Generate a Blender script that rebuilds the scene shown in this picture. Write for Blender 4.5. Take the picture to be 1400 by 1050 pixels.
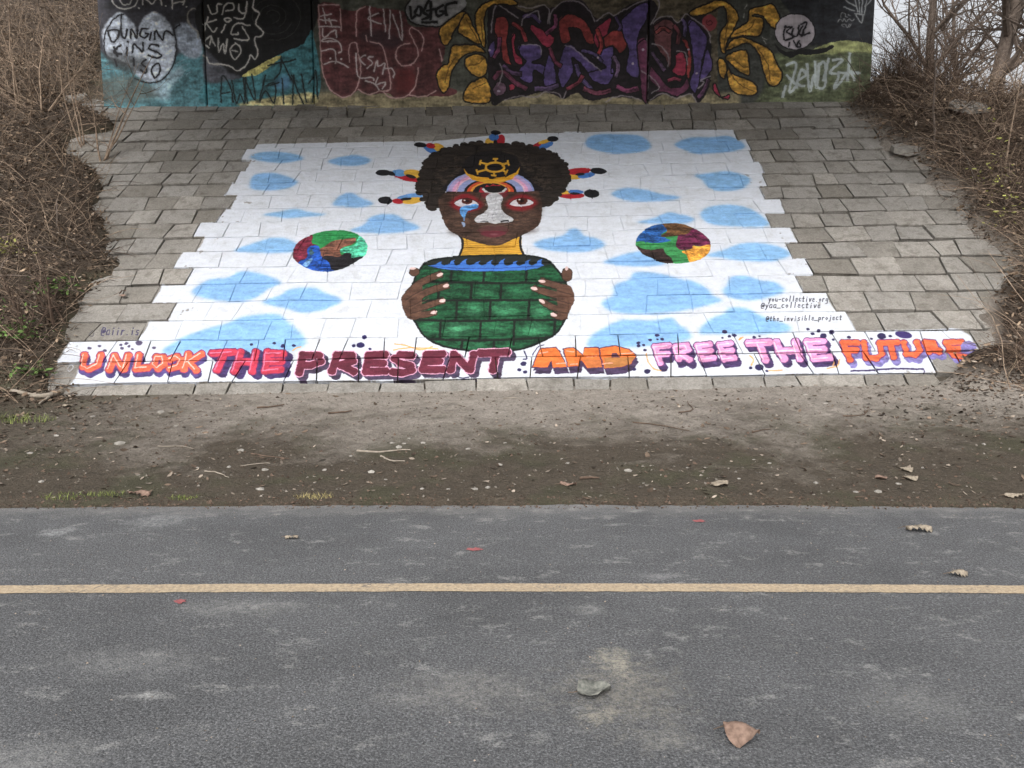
import bpy, bmesh, math, random
import numpy as np
from mathutils import Vector, Matrix

# ------------------------------------------------------------------ reset
for o in list(bpy.data.objects):
    bpy.data.objects.remove(o, do_unlink=True)
scene = bpy.context.scene
C = scene.collection
random.seed(7)
rng = np.random.default_rng(7)
R_ = math.radians

# ------------------------------------------------------------------ camera
CAM_H, PITCH, FPX = 1.6, R_(7.0), 1060.0
cam_d = bpy.data.cameras.new('camera')
cam = bpy.data.objects.new('camera', cam_d)
C.objects.link(cam)
cam.location = (0, 0, CAM_H)
cam.rotation_euler = (R_(90) - PITCH, 0, 0)
cam_d.sensor_fit = 'HORIZONTAL'
cam_d.sensor_width = 36.0
cam_d.lens = FPX / 1400.0 * 36.0
cam_d.clip_start = 0.05
cam_d.clip_end = 3000
scene.camera = cam

# ------------------------------------------------------------------ sky + sun
SUN_EL, SUN_AZ = R_(42), R_(196)          # azimuth measured clockwise from +Y
world = bpy.data.worlds.new('World')
scene.world = world
world.use_nodes = True
wn = world.node_tree.nodes; wl = world.node_tree.links
bg = wn['Background']
sky = wn.new('ShaderNodeTexSky')
sky.sky_type = 'NISHITA'
sky.sun_disc = False
sky.sun_elevation = SUN_EL
sky.sun_rotation = SUN_AZ
sky.air_density = 1.0
sky.dust_density = 6.0
sky.ozone_density = 1.0
# thin high cloud takes most of the blue out of the sky
hsv = wn.new('ShaderNodeHueSaturation')
hsv.inputs['Saturation'].default_value = 0.18
wl.new(sky.outputs[0], hsv.inputs['Color'])
wl.new(hsv.outputs[0], bg.inputs[0])
bg.inputs[1].default_value = 0.15
sun_d = bpy.data.lights.new('sun', 'SUN')
sun_d.energy = 0.55
sun_d.angle = R_(30)
sun_d.color = (1.0, 0.94, 0.87)
sun = bpy.data.objects.new('sun', sun_d)
C.objects.link(sun)
sdir = Vector((math.sin(SUN_AZ) * math.cos(SUN_EL), math.cos(SUN_AZ) * math.cos(SUN_EL), math.sin(SUN_EL)))
sun.rotation_euler = (-sdir).to_track_quat('-Z', 'Y').to_euler()
sun.location = sdir * 40

vs = scene.view_settings
vs.view_transform = 'Standard'
vs.look = 'None'
vs.gamma = 1.0
vs.exposure = 0.68
vs.use_curve_mapping = False

# ------------------------------------------------------------------ bank frame (slope of the stone paving)
PHI, ROT, YAW = R_(37.105), R_(1.459), R_(-2.189)
YB, ZB, ROW, H0 = 9.2, 0.56, 0.3941, -0.040
cw, sw = math.cos(YAW), math.sin(YAW)
tP, cP, sP = math.tan(PHI), math.cos(PHI), math.sin(PHI)
FW = np.array([0, math.cos(PITCH), -math.sin(PITCH)])
UP = np.array([0, math.sin(PITCH), math.cos(PITCH)])
CAMP = np.array([0, 0, CAM_H])
BO = np.array([0, YB, ZB])
BU = np.array([cw, sw, 0.0])
BD = np.array([-sw, cw, 0.0])
BV = BD * cP + np.array([0, 0, sP])
BN = -BD * sP + np.array([0, 0, cP])


def rays(pts):
    p = np.asarray(pts, float).reshape(-1, 2)
    return FW[None] + np.array([1., 0, 0])[None] * ((p[:, :1] - 700) / FPX) - UP[None] * ((p[:, 1:] - 525) / FPX)


def px_bank(pts):
    """photo position -> (U, V) on the paving slope"""
    d = rays(pts)
    t = ((BO - CAMP) @ BN) / (d @ BN)
    P = CAMP + d * t[:, None] - BO
    return np.stack([P @ BU, P @ BV], 1)


def gh(uv):
    uv = np.asarray(uv, float)
    U, V = uv[..., 0], uv[..., 1]
    c, s = math.cos(ROT), math.sin(ROT)
    return np.stack([U * c + V * s, -U * s + V * c - H0], -1)


def gh_inv(g):
    g = np.asarray(g, float)
    c, s = math.cos(ROT), math.sin(ROT)
    G, H = g[..., 0], g[..., 1] + H0
    return np.stack([G * c - H * s, G * s + H * c], -1)


def px_gh(pts):
    return gh(px_bank(pts))


WALL_D = float(px_bank([(700, 141)])[0][1]) * cP       # abutment face, metres behind the toe
WO = BO + BD * WALL_D


def px_wall(pts):
    d = rays(pts)
    t = ((WO - CAMP) @ BD) / (d @ BD)
    P = CAMP + d * t[:, None]
    return np.stack([(P - WO) @ BU, P[:, 2]], 1)


def wpt(U, D, z):
    p = BO + BU * U + BD * D
    return (p[0], p[1], z)


def px_ground(x, y, z=0.0):
    d = rays([(x, y)])[0]
    t = (z - CAM_H) / d[2]
    return CAMP + d * t


# ------------------------------------------------------------------ noise
def _h(ix, iy, seed):
    n = (ix.astype(np.int64) * 374761393 + iy.astype(np.int64) * 668265263 + seed * 1442695041) & 0x7fffffff
    n = ((n ^ (n >> 13)) * 1274126177) & 0x7fffffff
    n = n ^ (n >> 16)
    return (n & 0xffff) / 65535.0


def vnoise(x, y, seed=0):
    x = np.asarray(x, float); y = np.asarray(y, float)
    ix = np.floor(x); iy = np.floor(y)
    fx = x - ix; fy = y - iy
    fx = fx * fx * (3 - 2 * fx); fy = fy * fy * (3 - 2 * fy)
    a = _h(ix, iy, seed); b = _h(ix + 1, iy, seed); c = _h(ix, iy + 1, seed); d = _h(ix + 1, iy + 1, seed)
    return (a * (1 - fx) + b * fx) * (1 - fy) + (c * (1 - fx) + d * fx) * fy


def fbm(x, y, seed=0, oc=4):
    r = 0; a = 0.5
    for i in range(oc):
        r = r + a * vnoise(x * 2 ** i, y * 2 ** i, seed + i * 17); a *= 0.5
    return r / (1 - 0.5 ** oc)


def sstep(a, b, x):
    t = np.clip((np.asarray(x, float) - a) / (b - a), 0, 1)
    return t * t * (3 - 2 * t)


# ------------------------------------------------------------------ node helpers
def mat(name):
    m = bpy.data.materials.new(name)
    m.use_nodes = True
    nt = m.node_tree
    b = nt.nodes['Principled BSDF']
    b.inputs['Roughness'].default_value = 0.9
    b.inputs['Specular IOR Level'].default_value = 0.25
    return m, nt, b


def N(nt, typ, **kw):
    n = nt.nodes.new(typ)
    for k, v in kw.items():
        if k.startswith('i_'):
            n.inputs[k[2:].replace('_', ' ')].default_value = v
        else:
            setattr(n, k, v)
    return n


def noise(nt, vec, scale, detail=4, rough=0.6, dist=0.0):
    n = N(nt, 'ShaderNodeTexNoise')
    n.inputs['Scale'].default_value = scale
    n.inputs['Detail'].default_value = detail
    n.inputs['Roughness'].default_value = rough
    n.inputs['Distortion'].default_value = dist
    if vec is not None:
        nt.links.new(vec, n.inputs['Vector'])
    return n.outputs['Fac']


def ramp(nt, fac, stops):
    r = N(nt, 'ShaderNodeValToRGB')
    els = r.color_ramp.elements
    while len(els) < len(stops):
        els.new(0.5)
    for e, (p, c) in zip(els, stops):
        e.position = p
        if not hasattr(c, '__len__'):
            c = (c, c, c)
        e.color = (*c, 1)
    nt.links.new(fac, r.inputs[0])
    return r.outputs[0]


def mix(nt, fac, a, b, mode='MIX'):
    m = N(nt, 'ShaderNodeMix', data_type='RGBA', blend_type=mode)
    for sock, v in ((m.inputs[0], fac), (m.inputs[6], a), (m.inputs[7], b)):
        if hasattr(v, 'links'):
            nt.links.new(v, sock)
        elif hasattr(v, '__len__'):
            sock.default_value = (*v, 1)
        else:
            sock.default_value = v
    return m.outputs[2]


def math_(nt, op, a, b=0.0, clamp=False):
    m = N(nt, 'ShaderNodeMath', operation=op, use_clamp=clamp)
    for s, v in ((m.inputs[0], a), (m.inputs[1], b)):
        if hasattr(v, 'links'):
            nt.links.new(v, s)
        else:
            s.default_value = v
    return m.outputs[0]


def bump(nt, b, height, strength, dist):
    n = N(nt, 'ShaderNodeBump')
    n.inputs['Strength'].default_value = strength
    n.inputs['Distance'].default_value = dist
    nt.links.new(height, n.inputs['Height'])
    nt.links.new(n.outputs[0], b.inputs['Normal'])
    return n


def pos(nt):
    return N(nt, 'ShaderNodeNewGeometry').outputs['Position']


def simple(name, c1, c2, scale=20, rough=0.9, rnd=True, bumpd=0.0):
    """two-tone organic material, brightness varying per object and per loose piece"""
    m, nt, b = mat(name)
    p = pos(nt)
    f = noise(nt, p, scale, 3)
    col = ramp(nt, f, [(0.3, c1), (0.7, c2)])
    if rnd:
        g = N(nt, 'ShaderNodeNewGeometry')
        v = ramp(nt, g.outputs['Random Per Island'], [(0, 0.45), (1, 1.6)])
        col = mix(nt, 1.0, col, v, 'MULTIPLY')
    nt.links.new(col, b.inputs['Base Color'])
    b.inputs['Roughness'].default_value = rough
    if bumpd:
        bump(nt, b, f, 0.6, bumpd)
    return m


# ------------------------------------------------------------------ object helpers
def mesh_obj(name, verts, faces, material, parent=None, smooth=False):
    me = bpy.data.meshes.new(name)
    me.from_pydata([tuple(v) for v in verts], [], faces)
    me.update()
    if smooth:
        me.polygons.foreach_set('use_smooth', [True] * len(me.polygons))
    if material is not None:
        me.materials.append(material)
    o = bpy.data.objects.new(name, me)
    C.objects.link(o)
    if parent is not None:
        o.parent = parent
    return o


def tag(o, label=None, cat=None, group=None, kind=None):
    if label: o['label'] = label
    if cat: o['category'] = cat
    if group: o['group'] = group
    if kind: o['kind'] = kind
    return o


def empty(name, loc=(0, 0, 0), rz=0.0):
    o = bpy.data.objects.new(name, None)
    o.location = loc
    o.rotation_euler = (0, 0, rz)
    o.empty_display_size = 0.1
    C.objects.link(o)
    return o


class MB:
    def __init__(s):
        s.v = []; s.f = []

    def add(s, vs, fs):
        k = len(s.v)
        s.v.extend([tuple(v) for v in vs])
        s.f.extend([tuple(i + k for i in f) for f in fs])

    def tube(s, pts, rad, sides=4, cap=True):
        pts = [Vector(p) for p in pts]
        n = len(pts); k = len(s.v)
        ref = Vector((0.31, 0.17, 0.93))
        for i, p in enumerate(pts):
            t = (pts[min(i + 1, n - 1)] - pts[max(i - 1, 0)])
            if t.length < 1e-9: t = Vector((0, 0, 1))
            t.normalize()
            a = t.cross(ref)
            if a.length < 1e-3: a = t.cross(Vector((1, 0, 0)))
            a.normalize(); b = t.cross(a)
            r = rad[i] if hasattr(rad, '__len__') else rad
            for j in range(sides):
                an = 2 * math.pi * j / sides
                q = p + (a * math.cos(an) + b * math.sin(an)) * r
                s.v.append((q.x, q.y, q.z))
        for i in range(n - 1):
            for j in range(sides):
                j2 = (j + 1) % sides
                s.f.append((k + i * sides + j, k + i * sides + j2, k + (i + 1) * sides + j2, k + (i + 1) * sides + j))
        if cap:
            s.f.append(tuple(k + j for j in range(sides))[::-1])
            s.f.append(tuple(k + (n - 1) * sides + j for j in range(sides)))

    def box(s, lo, hi, fn=None):
        vs = [(x, y, z) for z in (lo[2], hi[2]) for y in (lo[1], hi[1]) for x in (lo[0], hi[0])]
        if fn: vs = [fn(*v) for v in vs]
        s.add(vs, [(0, 2, 3, 1), (4, 5, 7, 6), (0, 1, 5, 4), (2, 6, 7, 3), (0, 4, 6, 2), (1, 3, 7, 5)])

    def build(s, name, material, parent=None, smooth=False):
        return mesh_obj(name, s.v, s.f, material, parent, smooth)


# =================================================================== painting in code (numpy)
def catmull(P, closed=True, n=8):
    P = np.asarray(P, float)
    m = len(P); out = []
    rng_ = range(m) if closed else range(m - 1)
    for i in rng_:
        if closed:
            p0, p1, p2, p3 = P[(i - 1) % m], P[i], P[(i + 1) % m], P[(i + 2) % m]
        else:
            p0, p1, p2, p3 = P[max(i - 1, 0)], P[i], P[i + 1], P[min(i + 2, m - 1)]
        for k in range(n):
            t = k / n
            out.append(0.5 * ((2 * p1) + (-p0 + p2) * t + (2 * p0 - 5 * p1 + 4 * p2 - p3) * t * t + (-p0 + 3 * p1 - 3 * p2 + p3) * t ** 3))
    if not closed: out.append(P[-1])
    return np.array(out)


def blur1(a, r):
    if r < 1: return a
    for ax in (0, 1):
        c = np.cumsum(np.pad(a, [(r + 1, r) if i == ax else (0, 0) for i in (0, 1)]), axis=ax)
        n = a.shape[ax]
        hi = np.take(c, np.arange(2 * r + 1, 2 * r + 1 + n), axis=ax)
        lo = np.take(c, np.arange(0, n), axis=ax)
        a = (hi - lo) / (2 * r + 1)
    return a


class Canvas:
    """paint buffer on a flat surface; shapes are given in photo positions and carried onto the surface"""

    def __init__(s, lo, hi, res, to_uv):
        s.lo = np.array(lo, float); s.hi = np.array(hi, float); s.res = res; s.to_uv = to_uv
        s.W = int((hi[0] - lo[0]) * res); s.H = int((hi[1] - lo[1]) * res)
        s.rgb = np.zeros((s.H, s.W, 3), np.float32)
        s.a = np.zeros((s.H, s.W), np.float32)
        yy, xx = np.mgrid[0:s.H, 0:s.W]
        s.n1 = (fbm(xx / 26.0, yy / 9.0, 3, 3) - 0.5).astype(np.float32)
        s.n2 = (fbm(xx / 5.0, yy / 5.0, 9, 2) - 0.5).astype(np.float32)
        s.clip = None

    def pix(s, pts):
        return (s.to_uv(pts) - s.lo) * s.res

    def mask(s, polys, pad=0):
        """even-odd mask of polygons in buffer space"""
        allp = np.concatenate(polys)
        x0 = max(int(allp[:, 0].min()) - 2 - pad, 0); x1 = min(int(allp[:, 0].max()) + 3 + pad, s.W)
        y0 = max(int(allp[:, 1].min()) - 2 - pad, 0); y1 = min(int(allp[:, 1].max()) + 3 + pad, s.H)
        if x1 <= x0 or y1 <= y0: return None
        SS = 2
        xs = (np.arange((x1 - x0) * SS) + 0.5) / SS + x0
        ys = (np.arange((y1 - y0) * SS) + 0.5) / SS + y0
        m = np.zeros((len(ys), len(xs)), bool)
        for P in polys:
            for i in range(len(P)):
                ax, ay = P[i]; bx, by = P[(i + 1) % len(P)]
                if ay == by: continue
                if ay > by: ax, ay, bx, by = bx, by, ax, ay
                i0 = np.searchsorted(ys, ay); i1 = np.searchsorted(ys, by)
                if i1 <= i0: continue
                xc = ax + (ys[i0:i1] - ay) * (bx - ax) / (by - ay)
                j = np.searchsorted(xs, xc)
                m[i0:i1] ^= (np.arange(len(xs))[None] >= j[:, None])
        m = m.reshape(y1 - y0, SS, x1 - x0, SS).mean((1, 3)).astype(np.float32)
        return x0, y0, x1, y1, m

    def put(s, reg, col, alpha=1.0, soft=0, nz=0.10, keep=False):
        if reg is None: return
        x0, y0, x1, y1, m = reg
        if soft: m = blur1(blur1(m, soft), soft)
        if s.clip is not None: m = m * s.clip[y0:y1, x0:x1]
        m = (m * alpha)
        n = 1 + nz * (s.n1[y0:y1, x0:x1] * 2.2 + s.n2[y0:y1, x0:x1] * 1.2)
        c = np.clip(np.array(col, np.float32)[None, None] / 255.0 * n[..., None], 0, 1)
        if keep: m = m * s.a[y0:y1, x0:x1]
        A = s.a[y0:y1, x0:x1]; B = s.rgb[y0:y1, x0:x1]
        outa = m + A * (1 - m)
        w = np.where(outa > 1e-5, m / np.maximum(outa, 1e-5), 0)[..., None]
        s.rgb[y0:y1, x0:x1] = B * (1 - w) + c * w
        s.a[y0:y1, x0:x1] = outa

    def poly(s, pts, col, smooth=True, alpha=1.0, soft=0, nz=0.10, holes=(), keep=False):
        f = (lambda q: catmull(q)) if smooth else (lambda q: np.asarray(q, float))
        P = [s.pix(f(pts))] + [s.pix(f(h)) for h in holes]
        s.put(s.mask(P, pad=soft * 3), col, alpha, soft, nz, keep)

    def ell(s, cx, cy, rx, ry, col, ang=0, **kw):
        t = np.linspace(0, 2 * np.pi, 24, endpoint=False)
        x, y = rx * np.cos(t), ry * np.sin(t)
        a = math.radians(ang)
        s.poly(np.stack([cx + x * math.cos(a) - y * math.sin(a), cy + x * math.sin(a) + y * math.cos(a)], 1), col, smooth=False, **kw)

    def strokepoly(s, pts, w, smooth=True, cap=True, taper=False):
        p = catmull(pts, closed=False, n=6) if (smooth and len(pts) > 2) else np.asarray(pts, float)
        d = np.gradient(p, axis=0) if len(p) > 2 else np.repeat((p[1:] - p[:1]), 2, 0)
        d /= np.maximum(np.linalg.norm(d, axis=1, keepdims=True), 1e-6)
        nn = np.stack([-d[:, 1], d[:, 0]], 1)
        ww = np.full((len(p), 1), w / 2.0)
        if taper: ww *= np.linspace(1, 0.15, len(p))[:, None]
        if cap:
            p = p.copy(); p[0] -= d[0] * w * 0.3; p[-1] += d[-1] * w * 0.3
        return np.concatenate([p + nn * ww, (p - nn * ww)[::-1]])

    def stroke(s, pts, w, col, smooth=True, alpha=1.0, soft=0, nz=0.10, taper=False, keep=False):
        # each segment run separately so that loops do not cancel in the even-odd fill
        p = catmull(pts, closed=False, n=6) if (smooth and len(pts) > 2) else np.asarray(pts, float)
        regs = []
        sp = [s.strokepoly(p, w, smooth=False, taper=taper)]
        if len(p) > 4:
            sp = []
            step = 4
            for i in range(0, len(p) - 1, step):
                q = p[i:i + step + 1]
                if len(q) > 1: sp.append(s.strokepoly(q, w, smooth=False))
        elif not taper and len(p) > 2:
            sp = [s.strokepoly(p[i:i + 2], w, smooth=False) for i in range(len(p) - 1)]
        P = [s.pix(q) for q in sp]
        allp = np.concatenate(P)
        pad = soft * 3
        x0 = max(int(allp[:, 0].min()) - 3 - pad, 0); x1 = min(int(allp[:, 0].max()) + 4 + pad, s.W)
        y0 = max(int(allp[:, 1].min()) - 3 - pad, 0); y1 = min(int(allp[:, 1].max()) + 4 + pad, s.H)
        if x1 <= x0 or y1 <= y0: return
        M = np.zeros((y1 - y0, x1 - x0), np.float32)
        for q in P:
            r = s.mask([q])
            if r is None: continue
            a0, b0, a1, b1, m = r
            a0c, b0c, a1c, b1c = max(a0, x0), max(b0, y0), min(a1, x1), min(b1, y1)
            sub = M[b0c - y0:b1c - y0, a0c - x0:a1c - x0]
            np.maximum(sub, m[b0c - b0:b1c - b0, a0c - a0:a1c - a0], out=sub)
        s.put((x0, y0, x1, y1, M), col, alpha, soft, nz, keep)

    def rough_edges(s, amp=2.2):
        """hand-painted edges: nudge the paint a little, more on coarse grain"""
        yy, xx = np.mgrid[0:s.H, 0:s.W]
        dx = (fbm(xx / 9.0, yy / 9.0, 81, 3) - 0.5) * 4 * amp; dy = (fbm(xx / 9.0 + 40, yy / 9.0, 82, 3) - 0.5) * 4 * amp
        X_ = np.clip(xx + dx, 0, s.W - 1).astype(np.int32); Y_ = np.clip(yy + dy, 0, s.H - 1).astype(np.int32)
        s.rgb = s.rgb[Y_, X_]; s.a = s.a[Y_, X_]

    def image(s, name):
        im = bpy.data.images.new(name, s.W, s.H, alpha=True, float_buffer=False)
        im.alpha_mode = 'CHANNEL_PACKED'
        buf = np.empty((s.H, s.W, 4), np.float32)
        buf[..., :3] = np.clip(s.rgb, 0, 1); buf[..., 3] = np.clip(s.a, 0, 1)
        im.pixels.foreach_set(buf.ravel())
        im.update()
        im.pack()
        return im


def K(ox, oy, sc):
    """local drawing frame: enlarged detail -> photo position"""
    def f(*pts):
        return [(ox + x / sc, oy + y / sc) for x, y in pts]
    f.o = (ox, oy); f.s = sc
    return f


# stroke alphabet for the small handwriting, unit box, y down
GL = {
    'a': [[(.8, .4), (.3, .4), (.15, .7), (.3, 1), (.7, .95), (.8, .4), (.85, 1)]],
    'b': [[(.2, 0), (.2, 1), (.7, 1), (.8, .65), (.25, .55)]],
    'c': [[(.8, .45), (.35, .42), (.2, .75), (.4, 1), (.85, .92)]],
    'd': [[(.8, 0), (.8, 1), (.3, 1), (.2, .6), (.75, .5)]],
    'e': [[(.2, .7), (.8, .65), (.65, .42), (.3, .45), (.2, .8), (.45, 1), (.85, .92)]],
    'f': [[(.8, .1), (.5, .1), (.4, 1)], [(.2, .5), (.75, .5)]],
    'g': [[(.8, .45), (.3, .45), (.2, .8), (.75, .85), (.8, .45), (.75, 1.3), (.25, 1.3)]],
    'h': [[(.2, 0), (.2, 1)], [(.2, .6), (.6, .45), (.8, 1)]],
    'i': [[(.5, .45), (.5, 1)], [(.5, .15), (.52, .22)]],
    'j': [[(.6, .45), (.6, 1.2), (.2, 1.2)], [(.6, .15), (.62, .22)]],
    'l': [[(.5, 0), (.5, 1)]],
    'n': [[(.2, .45), (.2, 1)], [(.2, .6), (.6, .42), (.8, 1)]],
    'o': [[(.5, .42), (.2, .7), (.5, 1), (.8, .7), (.5, .42)]],
    'p': [[(.2, .45), (.2, 1.35)], [(.2, .5), (.75, .5), (.75, .9), (.2, .95)]],
    'r': [[(.25, .45), (.25, 1)], [(.25, .65), (.5, .42), (.8, .48)]],
    's': [[(.8, .45), (.35, .45), (.3, .65), (.75, .75), (.7, 1), (.2, .97)]],
    't': [[(.45, .1), (.45, 1), (.75, .95)], [(.15, .42), (.8, .42)]],
    'u': [[(.2, .45), (.25, .95), (.65, .95), (.8, .45), (.82, 1)]],
    'v': [[(.2, .45), (.5, 1), (.85, .42)]],
    'y': [[(.2, .42), (.5, .85)], [(.85, .42), (.3, 1.35)]],
    '_': [[(.0, 1.05), (1, 1.05)]],
    '-': [[(.15, .65), (.85, .62)]],
    '.': [[(.45, .95), (.55, 1)]],
    '@': [[(.65, .4), (.35, .5), (.4, .8), (.65, .7), (.68, .4), (.75, .85), (1, .6), (.8, .15), (.3, .1), (0, .5), (.2, 1.05), (.8, 1.1)]],
}


def script(cv, text, x0, y0, adv, hgt, w, col, slope=0.0, slant=0.15):
    x = x0
    for ch in text:
        if ch in GL:
            for st in GL[ch]:
                cv.stroke([(x + px * adv * 0.85 + (1 - py) * hgt * slant, y0 + (x - x0) * slope + py * hgt) for px, py in st], w, col, smooth=False, nz=0)
        x += adv
    return x


# -------------------------------------------------------------------- the mural on the paving
WHITE = (220, 225, 234)
MUR_LO, MUR_HI = (-6.1, -0.35), (6.4, 6.9)
mural = Canvas(MUR_LO, MUR_HI, 210, px_bank)

ROW_L = [105, 86, 194, 234, 212, 257, 241, 271, 268, 301, 318, 312, 325, 339, 334, 351]
ROW_R = [1274, 1335, 1163, 1137, 1092, 1106, 1078, 1086, 1050, 1070, 1041, 1045, 1041, 1027, 1024, 1007]
LB = [520, 491, 466, 442, 416, 391, 371, 346, 326, 306, 286, 268, 250, 233, 216.5, 203, 188.5]
RB = [510, 484, 454, 426, 400, 375, 351, 329, 310, 291, 271, 254, 237, 219.5, 204, 192, 181]
PG = []                                                 # painted extent of every course, in metres along it
for k in range(16):
    gl = px_gh([(ROW_L[k], (LB[k] + LB[k + 1]) / 2)])[0][0]
    gr = px_gh([(ROW_R[k], (RB[k] + RB[k + 1]) / 2)])[0][0]
    PG.append((gl, gr))


def paint_white():
    ys, xs = np.mgrid[0:mural.H, 0:mural.W]
    uv = np.stack([xs / mural.res + MUR_LO[0], ys / mural.res + MUR_LO[1]], -1)
    q = gh(uv)
    g, h = q[..., 0], q[..., 1]
    wob = (fbm(g * 3, h * 3, 5, 3) - 0.5)
    gg = g + wob * 0.09
    hh = h + (fbm(g * 2 + 50, h * 2, 6, 3) - 0.5) * 0.035
    k = np.floor(hh / ROW).astype(int)
    lo = np.full(k.shape, 99.0); hi = np.full(k.shape, -99.0)
    for i, (a, b) in enumerate(PG):
        m = k == i
        lo[m] = a; hi[m] = b
    a = np.clip((gg - lo) * 60, 0, 1) * np.clip((hi - gg) * 60, 0, 1)
    # ragged upper edge of the paint
    top = 15.45 * ROW + 0.06 * (fbm(g * 1.7, g * 0 + 3, 21, 4) - 0.5)
    top = top + 0.30 * sstep(-1.5, 0.5, g)
    # the top course was only partly covered
    a = a * np.clip((np.minimum(top, 16.02 * ROW) - h) * 50, 0, 1)
    # soft corners at both ends of the lettering band
    for (c_g, c_h, sg) in ((PG[1][1] - 0.16, 1 * ROW, 1), (PG[1][0] + 0.10, 1.5 * ROW, -1)):
        d = np.hypot((g - c_g) / 0.2, (h - c_h) / 0.44)
        m = ((g - c_g) * sg > 0) & (k <= 1)
        a = np.where(m, np.minimum(a, np.clip((1.0 - d) * 8, 0, 1)), a)
    # bare chips
    chips = fbm(g * 9, h * 9, 31, 3)
    edge = np.minimum(np.minimum(g - lo, hi - g), 1.0)
    a = a * np.where((chips > 0.80) & (edge < 0.35), 0.25, 1.0)
    nz = 1 + 0.035 * mural.n1 * 2 + 0.02 * mural.n2 * 2
    mural.rgb[:] = np.array(WHITE, np.float32) / 255 * nz[..., None]
    mural.a[:] = a.astype(np.float32)


paint_white()

BLUE = (146, 190, 234)
r3, r4, r5, r7 = K(80, 120, 3.5), K(80, 300, 3.5), K(480, 160, 3.684), K(800, 160, 3.5)
cl = K(780, 340, 4.118)
clouds = [
    r3((920, 335), (960, 312), (1050, 308), (1120, 318), (1170, 338), (1100, 356), (1010, 357)),
    r3((1290, 352), (1350, 332), (1420, 325), (1490, 345), (1460, 368), (1370, 374)),
    r3((920, 480), (930, 425), (980, 408), (1060, 415), (1140, 450), (1090, 482), (990, 492)),
    r3((980, 606), (1060, 592), (1130, 580), (1200, 595), (1280, 605), (1200, 615), (1100, 622), (1030, 616)),
    [(455, 280), (466, 267), (480, 264), (493, 271), (510, 279), (490, 283), (468, 282)],
    r5((0, 575), (60, 545), (110, 500), (210, 490), (270, 520), (340, 555), (310, 572), (160, 585)),
    r4((845, 148), (930, 115), (1010, 90), (1090, 95), (1150, 130), (1130, 155), (1000, 160), (900, 156)),
    r4((640, 345), (720, 290), (810, 280), (870, 250), (960, 260), (1060, 300), (1000, 330), (940, 375), (850, 393), (710, 380)),
    r4((975, 395), (1060, 365), (1110, 335), (1220, 330), (1270, 352), (1350, 385), (1300, 420), (1180, 445), (1090, 425)),
    r4((500, 640), (560, 585), (680, 535), (800, 500), (900, 465), (1040, 456), (1100, 495), (1180, 580), (1120, 625), (900, 640), (700, 640)),
    r7((8, 140), (30, 92), (130, 82), (260, 90), (312, 135), (270, 165), (120, 172)),
    r7((430, 130), (500, 100), (600, 98), (690, 92), (762, 135), (720, 160), (560, 175), (470, 155)),
    r7((525, 280), (600, 268), (690, 262), (786, 295), (750, 340), (650, 353), (590, 335), (560, 300)),
    r7((128, 365), (190, 342), (290, 350), (370, 370), (450, 384), (400, 398), (240, 402), (160, 388)),
    r7((250, 505), (330, 485), (400, 456), (450, 466), (520, 486), (480, 508), (360, 512)),
    r7((552, 470), (590, 432), (690, 420), (780, 438), (850, 480), (872, 522), (720, 524), (600, 512)),
    [(730, 334), (745, 327), (768, 323), (780, 314), (790, 314), (798, 323), (815, 326), (826, 335), (805, 343), (770, 344), (745, 341)],
    cl((190, 72), (260, 48), (340, 24), (420, 20), (500, 60), (530, 85), (420, 98), (280, 92), (200, 82)),
    cl((760, 40), (860, 10), (960, -25), (1090, -28), (1200, 0), (1230, 40), (1130, 68), (960, 66), (850, 50)),
    cl((178, 300), (240, 265), (250, 205), (330, 175), (360, 135), (450, 135), (600, 165), (700, 190), (770, 230), (800, 265), (850, 292), (740, 325), (600, 355), (420, 368), (270, 360), (200, 335)),
    cl((858, 240), (885, 205), (900, 165), (970, 155), (1070, 180), (1150, 190), (1200, 235), (1150, 260), (1020, 290), (900, 275)),
    cl((725, 475), (770, 410), (860, 370), (900, 335), (990, 340), (1090, 385), (1230, 435), (1200, 470), (1000, 480), (800, 480)),
    cl((105, 510), (150, 470), (270, 410), (330, 402), (460, 405), (570, 390), (600, 425), (660, 465), (665, 510), (500, 540), (250, 560), (110, 560)),
]
for i, c in enumerate(clouds):
    mural.poly(c, BLUE if i % 3 else (150, 196, 236), soft=5, nz=0.12, keep=True)
    mural.poly(c, (132, 180, 230), soft=10, alpha=0.45, nz=0.05, keep=True)

# ---- two small globes
def globe(k, outline, base, regions, edge=(30, 30, 34)):
    mural.poly(k(*outline), base, nz=0.25)
    P = [mural.pix(catmull(k(*outline)))]
    r = mural.mask(P)
    clipm = np.zeros_like(mural.a)
    clipm[r[1]:r[3], r[0]:r[2]] = r[4]
    mural.clip = clipm
    for pts, col in regions:
        mural.poly(k(*pts), col, nz=0.5)
    mural.clip = None


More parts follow.
